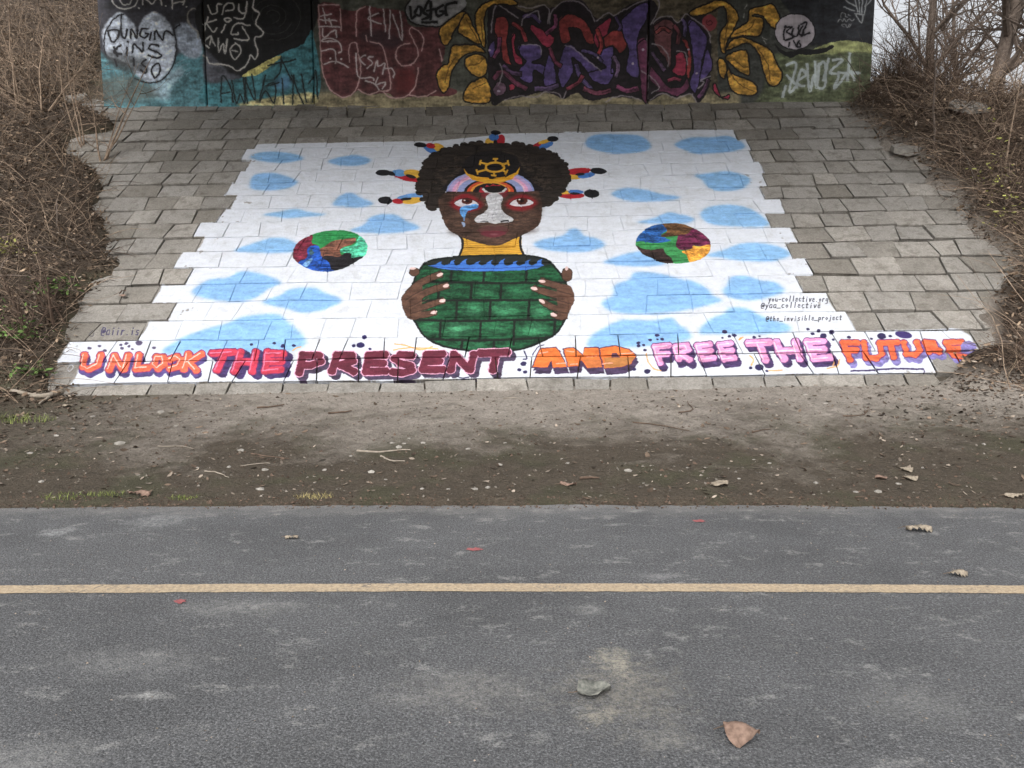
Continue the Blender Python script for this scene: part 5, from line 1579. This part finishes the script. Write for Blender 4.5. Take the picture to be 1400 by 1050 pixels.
def sapling(px, D, label, stems, h, mat_=None, spread=0.25):
    d = rays([(px, 300)])[0]; t = (YB + D) / d[1]
    x, y = d[0] * t, YB + D
    z = max(tz(x, y), 0) - 0.03
    root = empty('bare_sapling', (x, y, z)); tag(root, label, 'sapling', None)
    for _ in range(stems):
        mb = MB()
        q = Vector((random.gauss(0, .05), random.gauss(0, .05), 0)); dd = Vector((random.gauss(0, spread), random.gauss(0, spread * .6), 1)).normalized()
        pts = [q.copy()]; hh = h * (0.6 + 0.5 * random.random())
        for i in range(8):
            dd = (dd + Vector((random.gauss(0, .08), random.gauss(0, .08), 0.02))).normalized()
            q = q + dd * hh / 8; pts.append(q.copy())
        r0 = 0.014 + 0.010 * random.random()
        mb.tube(pts, [r0 * (1 - 0.8 * i / 8) for i in range(9)], 5)
        for i in range(2, 8):
            if random.random() < 0.75:
                v = Vector((random.gauss(0, 1), random.gauss(0, 1), 0.5)).normalized()
                grow(mb, pts[i], v, hh * 0.22, r0 * 0.4, 1, seg=3, bmin=0.0025)
        mb.build('stem', mat_ or M_TWIG, root)
    return root


sapling(144, 4.55, 'clump of thin brown sapling stems in front of the abutment left end', 4, 2.6)
sapling(120, 5.0, 'brown leggy sapling on the slope left of the abutment', 3, 2.4, M_TWIG)
sapling(75, 5.6, 'pair of dry upright stems high on the left slope', 2, 2.0, M_TWIG)
sapling(35, 5.9, 'single tall dry stem at the top of the left slope', 2, 2.2, M_TWIG)
sapling(1272, 3.8, 'thin dark sapling rising from the brush against the sky', 1, 2.6, M_BARK, 0.12)
sapling(1366, 3.0, 'pale crooked sapling stem standing in the right-hand brush', 1, 2.4, M_TWIG, 0.2)
sapling(20, 0.6, 'dark leafless shrub stems at the foot of the left slope', 5, 1.0, M_VINE, 0.35)
sapling(62, 0.9, 'tangled brown stems beside the green weeds on the left slope', 4, 0.9, M_VINE, 0.4)

# =================================================================== brush, leaf litter (uncountable)
def scatter(side, n, dmin=0.0, hmax=8.2, far=5.5):
    out = []
    while len(out) < n:
        k = n * 3
        h = rng.uniform(-0.55, hmax, k)
        off = dmin + rng.random(k) ** 1.1 * far
        if side > 0:                                    # the lower right corner is bare trodden soil
            off = off + (0.75 if dmin > 0 else 0.4) * (1 - sstep(0.9, 2.8, h))
        g = (bnd_l(h) - off) if side < 0 else (bnd_r(h) + off)
        uv = gh_inv(np.stack([g, h], -1))
        P = BO + BU * uv[:, :1] + BV * uv[:, 1:]
        x, y = P[:, 0], P[:, 1]
        ok = (np.abs(x / y) < 0.76) & (y > 8.2)
        if side < 0: ok &= (h < 7.3) | (uv[:, 0] < -7.9)
        z = terrain(x, y)
        for i in np.nonzero(ok)[0]:
            out.append((x[i], y[i], z[i], off[i]))
            if len(out) >= n: break
    return out


def brush(name, side, n, material, label, L=(0.25, 0.8), r=(0.002, 0.005), lift=0.5, dmin=0.05, far=5.5, curl=0.5, hmax=8.2):
    mb = MB()
    for (x, y, z, off) in scatter(side, n, dmin, hmax, far):
        a = random.random() * 6.28
        l = random.uniform(*L) * min(1.0, 0.45 + off)
        dd = Vector((math.cos(a), math.sin(a) * 0.8, lift * (0.2 + 1.2 * random.random()))).normalized()
        q = Vector((x, y, z - 0.02)); pts = [q.copy()]
        m = 5
        for i in range(m):
            dd = (dd + Vector((random.gauss(0, curl * .5), random.gauss(0, curl * .5), random.gauss(-0.14, curl * .4)))).normalized()
            q = q + dd * l / m; pts.append(q.copy())
        r0 = random.uniform(*r)
        mb.tube(pts, [r0 * (1 - 0.6 * i / m) for i in range(m + 1)], 3, cap=False)
    o = mb.build(name, material)
    tag(o, label, 'brush', kind='stuff')
    return o


def litter(name, side, n, material, label, size=(0.025, 0.06), far=5.5, dmin=-0.12, lift=0.02, hmax=8.2):
    mb = MB()
    for (x, y, z, off) in scatter(side, n, dmin, hmax, far):
        leaf_into(mb, (x, y, z + random.random() * lift + 0.006), random.uniform(*size))
    o = mb.build(name, material)
    tag(o, label, 'leaf litter', kind='stuff')
    return o


def leaf_into(mb, p, s, tiltmax=0.9):
    a = random.random() * 6.28
    rot = Matrix.Rotation(a, 3, 'Z') @ Matrix.Rotation(random.gauss(0, tiltmax * .5), 3, 'X') @ Matrix.Rotation(random.gauss(0, tiltmax * .5), 3, 'Y')
    w = s * (0.3 + 0.25 * random.random()); cu = s * random.uniform(-0.1, 0.3)
    loc = [(-s, 0, cu), (-s * .3, -w, 0.25 * cu), (s * .5, -w * .8, 0), (s, 0, cu), (s * .5, w * .8, 0.3 * cu), (-s * .3, w, 0), (0.1 * s, 0, -0.25 * cu)]
    vs = [rot @ Vector(v) + Vector(p) for v in loc]
    mb.add(vs, [(0, 1, 6), (1, 2, 6), (2, 3, 6), (3, 4, 6), (4, 5, 6), (5, 0, 6)])


litter('leaf_litter', -1, 15000, M_LITTER, 'brown fallen leaves matted over the left earth slope', size=(0.012, 0.036), hmax=13.5)
litter('leaf_litter', 1, 11000, M_LITTER, 'brown fallen leaves matted under the brush on the right bank', size=(0.012, 0.036))
litter('pale_leaves', -1, 2600, M_PALE, 'pale dry leaves dotted over the left earth slope', size=(0.010, 0.04), hmax=13.5)
litter('pale_leaves', 1, 650, M_PALE, 'pale dry leaves caught in the right-hand brush', size=(0.015, 0.045), lift=0.3)
brush('dead_brush', -1, 3400, M_TWIG, 'dry brown twigs and bramble canes on the left slope', L=(0.2, 0.75), lift=0.7, dmin=-0.12, hmax=13.5)
brush('dark_brush', -1, 1900, M_VINE, 'dark tangled vines creeping over the left slope', L=(0.25, 0.8), lift=0.7, dmin=-0.12, hmax=13.5)
brush('dry_grass', -1, 800, M_STRAW, 'straw coloured dead grass stalks up the left slope', L=(0.12, 0.5), r=(0.0015, 0.003), lift=1.2, dmin=0.8, hmax=13.5)
brush('dead_brush', 1, 3000, M_TWIG, 'dry brown canes and twigs heaped on the right bank', L=(0.25, 0.9), lift=0.8)
brush('dark_brush', 1, 3200, M_VINE, 'dark bramble tangle covering the right bank', L=(0.3, 1.0), lift=0.7)
brush('dry_grass', 1, 500, M_STRAW, 'bleached stalks sticking out of the right-hand brush', L=(0.2, 0.7), r=(0.002, 0.0035), lift=0.8)

litter('tan_leaves', -1, 3200, M_TAN, 'tan curled leaves lying on top of the left slope', size=(0.02, 0.05), lift=0.12, hmax=11)
litter('tan_leaves', 1, 2600, M_TAN, 'tan curled leaves caught in the right-hand brush', size=(0.02, 0.048), lift=0.35)
brush('thick_stems', -1, 130, M_BARK, 'few thicker grey stems lying over the left slope', L=(0.5, 1.5), r=(0.007, 0.014), lift=0.5, curl=0.25)
brush('thick_stems', 1, 150, M_BARK, 'few thicker grey stems lying in the right-hand brush', L=(0.5, 1.5), r=(0.007, 0.014), lift=0.8, curl=0.25)
brush('bramble_canes', -1, 420, M_TWIG, 'long arching bare canes over the left slope', L=(0.7, 1.7), r=(0.003, 0.006), lift=1.1, curl=0.32, hmax=9.0)
brush('bramble_canes', 1, 620, M_TWIG, 'long arching bare canes over the right bank', L=(0.7, 1.6), r=(0.003, 0.006), lift=1.2, curl=0.34)
brush('briar', 1, 1500, M_VINE, 'dense dark briar along the rim of the right bank', L=(0.35, 0.9), r=(0.002, 0.005), lift=1.3, far=1.6)


# tall thicket on the crest behind the right-hand bank
def thicket(name, n, label, material, urange, drange, hh, r=(0.003, 0.008)):
    mb = MB()
    for _ in range(n):
        U = random.uniform(*urange); D = random.uniform(*drange)
        p = wpt(U, D, 0)
        z = tz(p[0], p[1])
        q = Vector((p[0], p[1], z - 0.02)); dd = Vector((random.gauss(0, .35), random.gauss(0, .35), 1)).normalized()
        l = random.uniform(*hh); pts = [q.copy()]
        for i in range(6):
            dd = (dd + Vector((random.gauss(0, .22), random.gauss(0, .22), random.gauss(-0.05, .12)))).normalized()
            q = q + dd * l / 6; pts.append(q.copy())
        r0 = random.uniform(*r)
        mb.tube(pts, [r0 * (1 - 0.7 * i / 6) for i in range(7)], 3, cap=False)
        for i in range(2, 6):
            if random.random() < 0.7:
                v = Vector((random.gauss(0, 1), random.gauss(0, 1), random.gauss(0.3, .5))).normalized()
                pp = [pts[i] + v * l * 0.09 * j + Vector((0, 0, 0.012 * j * j)) for j in range(4)]
                mb.tube(pp, [r0 * 0.5 * (1 - 0.25 * j) for j in range(4)], 3, cap=False)
    tag(mb.build(name, material), label, 'thicket', kind='stuff')


thicket('thicket', 380, 'leafless brown thicket along the crest behind the right bank', M_TWIG, (7.0, 13.0), (5.6, 9.0), (0.4, 1.3))
thicket('thicket', 420, 'dense brown shrubs pressed against the right corner of the abutment', M_VINE, (6.75, 7.7), (5.2, 6.8), (0.4, 1.7))
thicket('thicket', 420, 'dry upright stems along the top of the left slope', M_TWIG, (-12.0, -7.8), (5.0, 9.0), (0.4, 1.5), r=(0.002, 0.005))

# =================================================================== small things on the verge and the path
def rock_mesh(s, seed):
    random.seed(seed)
    bm = bmesh.new()
    bmesh.ops.create_icosphere(bm, subdivisions=1, radius=1.0)
    sx, sy, sz = 1.0, 0.6 + 0.4 * random.random(), 0.35 + 0.3 * random.random()
    for v in bm.verts:
        k = 0.75 + 0.45 * random.random()
        v.co = Vector((v.co.x * sx * k, v.co.y * sy * k, v.co.z * sz * k)) * s
    me = bpy.data.meshes.new('rock'); bm.to_mesh(me); bm.free()
    me.materials.append(M_ROCK)
    return me


rock_m = [rock_mesh(1.0, 100 + i) for i in range(8)]
random.seed(11)


ts_cache = np.arange(3.0, 22.0, 0.012)


def ground_hit(x, y):
    d = rays([(x, y)])[0]
    P = CAMP[None] + d[None] * ts_cache[:, None]
    z = terrain(P[:, 0], P[:, 1])
    i = np.nonzero(z >= P[:, 2])[0]
    return P[i[0]] if len(i) else P[-1]


rocks = [(163, 607, 11, 'flat pale stone slab lying alone on the damp verge'), (356, 669, 10, 'largest rounded stone beside the asphalt edge'), (362, 643, 7, None), (42, 620, 7, None), (57, 659, 6, None), (220, 564, 8, None), (508, 646, 7, None), (578, 606, 6, None), (858, 644, 9, 'tan angular stone in front of the dark damp patch'), (1170, 673, 7, None), (1200, 673, 8, None), (330, 616, 8, None), (313, 639, 5, None), (640, 614, 6, None), (545, 612, 7, None), (536, 606, 6, None), (552, 607, 5, None), (560, 600, 5, None), (683, 636, 6, None), (650, 669, 7, None), (667, 667, 6, None), (613, 669, 5, None), (577, 669, 5, None), (527, 656, 4, None), (77, 596, 6, None), (100, 586, 5, None), (1052, 634, 5, None), (744, 583, 4, None), (776, 634, 5, None), (893, 669, 5, None), (1115, 661, 6, None), (1228, 662, 6, None), (1030, 629, 4, None), (880, 661, 4, None), (240, 583, 4, None), (128, 570, 6, None), (444, 643, 5, None), (1262, 640, 5, None), (1345, 608, 5, None), (1128, 552, 5, None), (1100, 540, 5, None), (1300, 575, 5, None), (270, 640, 4, None), (190, 650, 4, None), (480, 624, 4, None), (430, 660, 3, None), (1010, 655, 4, None), (940, 640, 4, None), (690, 606, 4, None), (1150, 600, 4, None)]
def rock_label(x, y):
    if 500 < x < 565 and 595 < y < 618: return 'small grey pebble in the cluster beside the pale forked twig'
    if y > 664: return 'small grey stone close to the asphalt edge'
    if x < 140: return 'small grey stone near the foot of the left slope'
    if y < 590: return 'small grey stone on the dry trodden earth below the paving'
    if x > 1000: return 'small grey stone on the damp verge below the right bank'
    if x < 420: return 'small grey stone on the dark verge, past the flat pale slab'
    return 'small grey stone on the dark middle of the verge'


for i, (x, y, s, lab) in enumerate(rocks):
    p = ground_hit(x, y)
    o = bpy.data.objects.new('rock', rock_m[i % 8]); C.objects.link(o)
    sc = 0.72 * s / FPX * float((p - CAMP) @ FW)
    o.scale = (sc, sc, sc); o.rotation_euler = (random.gauss(0, .1), random.gauss(0, .1), random.random() * 0.8 - 0.4)
    o.location = (p[0], p[1], p[2] + sc * 0.08)
    tag(o, lab or rock_label(x, y), 'stone', 'loose stones on the dirt verge')

# gravel and crumbs
def gravel(name, n, smin, smax, material, label, yr, xr_=(-7, 7), cond=None):
    mb = MB()
    for _ in range(n):
        y = random.uniform(*yr); x = random.uniform(*xr_)
        if cond and not cond(x, y): continue
        if abs(x / y) > 0.72: continue
        e = float(path_edge(np.array([x]))[0])
        if yr[0] > 5.6 and y < e + 0.02: continue
        z = tz(x, y) if y > e else 0.0
        s = smin + (smax - smin) * random.random() ** 3
        k = [Vector((random.gauss(0, .25) + a, random.gauss(0, .25) + b, max(c + random.gauss(0, .2), -0.3))) * s for a, b, c in ((1, 0, 0), (-.5, .8, 0), (-.5, -.8, 0), (0, 0, .8))]
        mb.add([v + Vector((x, y, z + 0.001)) for v in k], [(0, 1, 3), (1, 2, 3), (2, 0, 3)])
    o = mb.build(name, material); tag(o, label, 'gravel', kind='stuff')


gravel('gravel', 4200, 0.004, 0.018, M_GRAVEL, 'fine grey gravel strewn over the dirt verge', (5.7, 9.1))
gravel('soil_crumbs', 2600, 0.006, 0.022, M_VINE, 'dark crumbs of soil and bark on the verge', (5.72, 9.1))
gravel('edge_soil', 2600, 0.004, 0.016, M_VINE, 'loose soil crumbled over the asphalt edge', (5.52, 5.80), (-4.4, 4.4), cond=lambda x, y: random.random() < 1.2 - 3.2 * abs(y - float(path_edge(np.array([x]))[0])))
gravel('path_grit', 1500, 0.0018, 0.006, M_PALE, 'pale grit scattered on the asphalt path', (2.2, 5.6), (-4, 4))


def scatter_leaves(name, n, material, label, yr, size, bias=None):
    mb = MB()
    c = 0
    while c < n:
        y = random.uniform(*yr); x = random.uniform(-0.70, 0.70) * y
        if bias and random.random() > bias(x, y): continue
        e = float(path_edge(np.array([x]))[0])
        if y < e + 0.03: continue
        leaf_into(mb, (x, y, tz(x, y) + 0.008), random.uniform(*size), 0.5); c += 1
    o = mb.build(name, material); tag(o, label, 'leaf litter', kind='stuff')


def edge_bias(x, y):
    # more debris towards the two ends of the verge and at the toe
    t = 0.10 + 0.9 * float(sstep(2.6, 5.2, abs(x + 0.2))) * float(sstep(6.2, 8.4, y))
    return t


scatter_leaves('fallen_leaves', 900, M_LITTER, 'crumbled brown leaves scattered over the dirt verge', (5.75, 9.1), (0.012, 0.045), edge_bias)
scatter_leaves('leaf_fragments', 700, M_PALE, 'pale leaf fragments scattered over the dirt verge', (5.75, 9.1), (0.010, 0.035), lambda x, y: 0.35 + 0.65 * edge_bias(x, y))

# short twigs lying on the verge
def lying_twig(x, y, L, ang, r, label, material=None, name='fallen_twig', cat='twig', group=None, kink=0.26):
    p = ground_hit(x, y)
    root_p = Vector((p[0], p[1], 0))
    mb = MB(); pts = []
    a = ang; q = Vector((-L / 2 * math.cos(a), -L / 2 * math.sin(a), 0))
    m = 7
    for i in range(m + 1):
        w = root_p + q
        z = max(tz(w.x, w.y), 0.0) + r * 0.9 + 0.004 * random.random()
        pts.append(Vector((q.x, q.y, z - p[2])))
        a += random.gauss(0, kink); q = q + Vector((math.cos(a), math.sin(a), 0)) * L / m
    mb.tube(pts, [r * (1 - 0.5 * i / m) for i in range(m + 1)], 6)
    o = mb.build(name, material or M_BRANCH)
    o.location = (p[0], p[1], p[2])
    tag(o, label, cat, group)
    return o, pts


G = 'twigs lying on the dirt verge'
for (x, y, L, an, r, lab) in ((523, 620, 0.5, -0.25, 0.011, 'pale forked twig among pebbles on the verge'), (540, 628, 0.32, -0.5, 0.009, 'short pale twig beside the pebble cluster'), (305, 645, 0.30, 0.1, 0.006, None), (375, 620, 0.4, 0.15, 0.007, None), (350, 638, 0.25, 0.2, 0.006, None), (805, 655, 0.16, 0.25, 0.014, 'dark stubby stick lying before the damp patch'), (700, 545, 0.2, 0.05, 0.006, None), (960, 565, 0.5, 0.02, 0.008, None), (905, 578, 0.6, 0.04, 0.007, None), (1040, 590, 0.25, 0.6, 0.007, None), (370, 558, 0.3, 0.05, 0.012, None), (465, 566, 0.25, 0.08, 0.012, None), (245, 612, 0.4, 0.0, 0.005, None), (1180, 570, 0.4, -0.1, 0.007, None)):
    lying_twig(x, y, L, an, r, lab or ('dark thin stick lying on the dry trodden earth below the paving' if y < 600 else 'pale thin twig lying on the damp part of the verge'), M_VINE if lab is None and r > 0.0065 else (M_VINE if lab and 'dark' in lab else M_BRANCH), group=G)

# forked branch at the foot of the left bank
p = ground_hit(46, 541)
br = empty('fallen_branch', (p[0], p[1], p[2])); tag(br, 'bleached forked branch lying at the foot of the left slope', 'branch')
def brs(pxs, r0, r1, nm):
    mb = MB(); P = []
    for (x, y) in pxs:
        w = ground_hit(x, y); P.append(Vector(w) - Vector(p) + Vector((0, 0, r0 * 0.9)))
    n = len(P); mb.tube(catmull(np.array(P), closed=False, n=4), list(np.linspace(r0, r1, 4 * (n - 1) + 1)), 7)
    mb.build(nm, M_BRANCH, br, smooth=True)
brs([(92, 537), (70, 543), (50, 545), (32, 541), (16, 537)], 0.034, 0.022, 'limb')
brs([(68, 544), (62, 549), (54, 554)], 0.022, 0.012, 'side_limb')


# single leaves big enough to tell apart
def leaf_thing(x, y, s, kind, material, label, rz, curl, group='dead leaves lying on the path'):
    p = px_ground(x, y) if y > 690 else ground_hit(x, y)
    NX_, NY_ = 11, 7
    vs, fs = [], []
    for i in range(NX_):
        t = i / (NX_ - 1)
        if kind == 'oak':
            half = 0.30 * math.sin(math.pi * min(1, t * 0.97 + 0.03)) ** 0.7 * (1.0 if i % 2 else 0.45) + 0.02
        else:
            half = 0.44 * math.sin(math.pi * t ** 0.75) ** 0.8 * (0.9 + 0.2 * random.random()) + 0.012
        for j in range(NY_):
            u = j / (NY_ - 1) * 2 - 1
            xx = (t - 0.5) + (0.06 * abs(u) if kind == 'oak' else 0)
            yy = half * u
            zz = curl * (abs(u) ** 1.5) * half * 1.0 + 0.16 * curl * (2 * t - 1) ** 2 + 0.10 * math.sin(5.1 * t + 2.7 * u + s * 90) * (0.4 + 0.6 * abs(u)) + 0.035 * (random.random() - 0.5)
            vs.append(Vector((xx, yy, zz)) * s)
    if curl < 0:
        zm = min(v.z for v in vs)
        vs = [v - Vector((0, 0, zm)) for v in vs]
    for i in range(NX_ - 1):
        for j in range(NY_ - 1):
            k = i * NY_ + j
            fs.append((k, k + 1, k + NY_ + 1, k + NY_))
    zmin = min(v.z for v in vs)
    vs = [v - Vector((0, 0, zmin)) for v in vs]
    root = empty('fallen_leaf', (p[0], p[1], p[2] + 0.004), rz); tag(root, label, 'leaf', group)
    o = mesh_obj('blade', vs, fs, material, root, smooth=True)
    sol = o.modifiers.new('thickness', 'SOLIDIFY'); sol.thickness = 0.0012; sol.offset = 1
    mb = MB(); e = vs[(NY_ // 2)]
    mb.tube([e, e + Vector((-0.14 * s, 0.02 * s, -0.3 * e.z)), e + Vector((-0.27 * s, 0.05 * s, -0.7 * e.z + 0.003))], [0.0022, 0.0018, 0.0014], 5)
    mb.build('stalk', M_LITTER, root)


M_L1 = simple('leaf_rosy_tan', (0.13, 0.086, 0.066), (0.27, 0.185, 0.145), 40, rnd=False)
M_L2 = simple('leaf_grey', (0.10, 0.105, 0.095), (0.22, 0.22, 0.195), 60, rnd=False)
M_L3 = simple('leaf_cream', (0.17, 0.14, 0.105), (0.33, 0.285, 0.225), 60, rnd=False)
leaf_thing(1013, 1012, 0.125, 'round', M_L1, 'rosy tan dead leaf curled on the asphalt', -0.35, -0.75)
leaf_thing(812, 948, 0.135, 'round', M_L2, 'grey crumpled dead leaf beside the pale mud spot on the asphalt', 0.15, 0.55)
leaf_thing(1255, 727, 0.165, 'oak', M_L3, 'lobed cream leaf with a reddish stalk near the asphalt edge', -0.1, -0.6)
leaf_thing(1309, 788, 0.105, 'oak', M_L3, 'small cream lobed leaf just beyond the yellow line', 0.05, -0.8)
leaf_thing(398, 737, 0.085, 'oak', M_L3, 'tiny pale leaf with a dark end between the line and the asphalt edge', 0.0, -0.6)
for (x, y, s, lab) in ((776, 664, 0.13, 'tan oak leaf on the verge next to the dark stick'), (984, 664, 0.16, 'pale narrow leaf lying flat on the damp verge'), (1240, 644, 0.12, 'whitish folded leaf on the right part of the verge'), (1246, 656, 0.12, 'ragged pale leaf just below the whitish folded leaf'), (1386, 680, 0.14, 'whitish leaf at the asphalt edge far along the right verge'), (190, 678, 0.17, 'reddish brown crumpled leaf beside the grass tufts'), (296, 660, 0.0, None), (1205, 655, 0.1, 'small tan leaf among pebbles on the damp verge'), (92, 557, 0.14, 'pale leaf near the fallen forked branch')):
    if s: leaf_thing(x, y, s, random.choice(['oak', 'round']), M_L1 if 'reddish' in lab or 'tan' in lab else M_L3, lab, random.uniform(-.4, .4), random.choice([-0.25, 0.2]), 'dead leaves lying on the verge')
for (x, y) in ((166, 408),):
    uvp = px_bank([(x, y)])[0]; P = BO + BU * uvp[0] + BV * uvp[1] + BN * 0.03
    mb = MB(); [leaf_into(mb, tuple(Vector(P) + Vector((random.gauss(0, .05), random.gauss(0, .03), 0.02 * i))), 0.05) for i in range(5)]
    tag(mb.build('leaf_cluster', M_L1), 'little cluster of tan leaves resting on a bare granite block', 'leaves')


# grass tufts at the asphalt edge and weeds on the banks
def tuft(x, y, n, h, spread, material, label, name='grass_tuft', cat='grass'):
    p = ground_hit(x, y)
    mb = MB()
    for _ in range(n):
        a = random.random() * 6.28; r = spread * random.random() ** 0.6
        bx, by = r * math.cos(a), r * 0.45 * math.sin(a)
        hh = h * (0.4 + 0.8 * random.random()); la = random.random() * 6.28; ln = hh * random.uniform(0.2, 1.0)
        w = 0.0022
        pts = []
        for i in range(4):
            t = i / 3
            c = Vector((bx + math.cos(la) * ln * t * t, by + math.sin(la) * ln * t * t, hh * t * (1 - 0.3 * t) - 0.004))
            sd = Vector((-math.sin(la), math.cos(la), 0)) * w * (1 - t * 0.9)
            pts += [c - sd, c + sd]
        mb.add(pts, [(0, 1, 3, 2), (2, 3, 5, 4), (4, 5, 7, 6)])
    o = mb.build(name, material); o.location = (p[0], p[1], p[2])
    tag(o, label, cat, 'grass tufts along the asphalt edge')


tuft(92, 680, 150, 0.05, 0.20, M_GRASS, 'bright green grass tuft at the asphalt edge beside the reddish leaf')
tuft(146, 677, 120, 0.045, 0.14, M_GRASS, 'thinner green grass tuft along the asphalt edge')
tuft(250, 682, 110, 0.04, 0.11, M_GRASS, 'low green grass tuft growing out of the asphalt edge')
tuft(428, 680, 150, 0.05, 0.16, M_DGRASS, 'yellowed grass tuft at the asphalt edge')
tuft(18, 575, 260, 0.09, 0.45, M_GRASS, 'patch of green grass at the foot of the left slope', cat='grass')


def weed(x, y, n, s, material, label, lift=0.25):
    P = ground_hit(x, y); z = P[2]
    root = empty('leafy_weed', (P[0], P[1] - 0.05, z)); tag(root, label, 'weed')
    mb = MB(); st = MB()
    for _ in range(n):
        q = Vector((random.gauss(0, s), random.gauss(0, s * .6), abs(random.gauss(0, lift)) + 0.03))
        leaf_into(mb, q, random.uniform(0.02, 0.045), 1.0)
        if random.random() < 0.2: st.tube([Vector((q.x * .4, q.y * .4, -0.03)), q * 0.6, q], [0.003, 0.0025, 0.0015], 3)
    mb.build('foliage', material, root); st.build('stem', M_VINE, root)


weed(75, 405, 130, 0.16, M_GREEN, 'fresh green weed clump among brown vines on the left slope', 0.12)
weed(22, 465, 190, 0.22, M_GREEN, 'wide green weed patch low on the left slope', 0.16)
weed(45, 515, 70, 0.14, M_GREEN, 'sparse green weeds above the forked branch', 0.06)
weed(8, 350, 60, 0.16, M_YGREEN, 'yellowish weed tuft at the outer edge of the left slope', 0.12)
weed(1352, 258, 60, 0.16, M_YGREEN, 'yellow green sprig high in the right-hand brush', 0.35)
weed(1372, 312, 70, 0.18, M_YGREEN, 'yellow green sprig lower in the right-hand brush', 0.35)

# stone slabs tumbled on the banks
def slab(x, y, sx, sy, label, lift=0.1, mat_=None):
    P = ground_hit(x, y); z = P[2]
    mb = MB()
    n = 7; top = []; bot = []
    for i in range(n):
        a = 6.283 * i / n; k = 0.8 + 0.35 * random.random()
        c = Vector((sx * k * math.cos(a), sy * k * math.sin(a), sy * k * math.sin(a) * 0.55 + random.gauss(0, .012)))
        top.append(c); bot.append(c * 1.05 - Vector((0, 0, 0.09)))
    mb.add(top + bot, [tuple(range(n))] + [(i, n + i, n + (i + 1) % n, (i + 1) % n) for i in range(n)] + [tuple(range(2 * n - 1, n - 1, -1))])
    o = mb.build('stone_slab', mat_ or M_ROCK); o.location = (P[0], P[1], z + lift)
    tag(o, label, 'stone slab')


slab(1322, 150, 0.32, 0.22, 'pale flat stone slab half buried in the right-hand brush', 0.10)
slab(1240, 205, 0.25, 0.15, 'grey stone slab at the rim of the paving under the brush', 0.06)
slab(90, 132, 0.45, 0.26, 'cracked grey slab at the upper left rim of the paving', 0.02)
slab(128, 136, 0.40, 0.18, 'broken grey slab beside the sapling clump', 0.02)
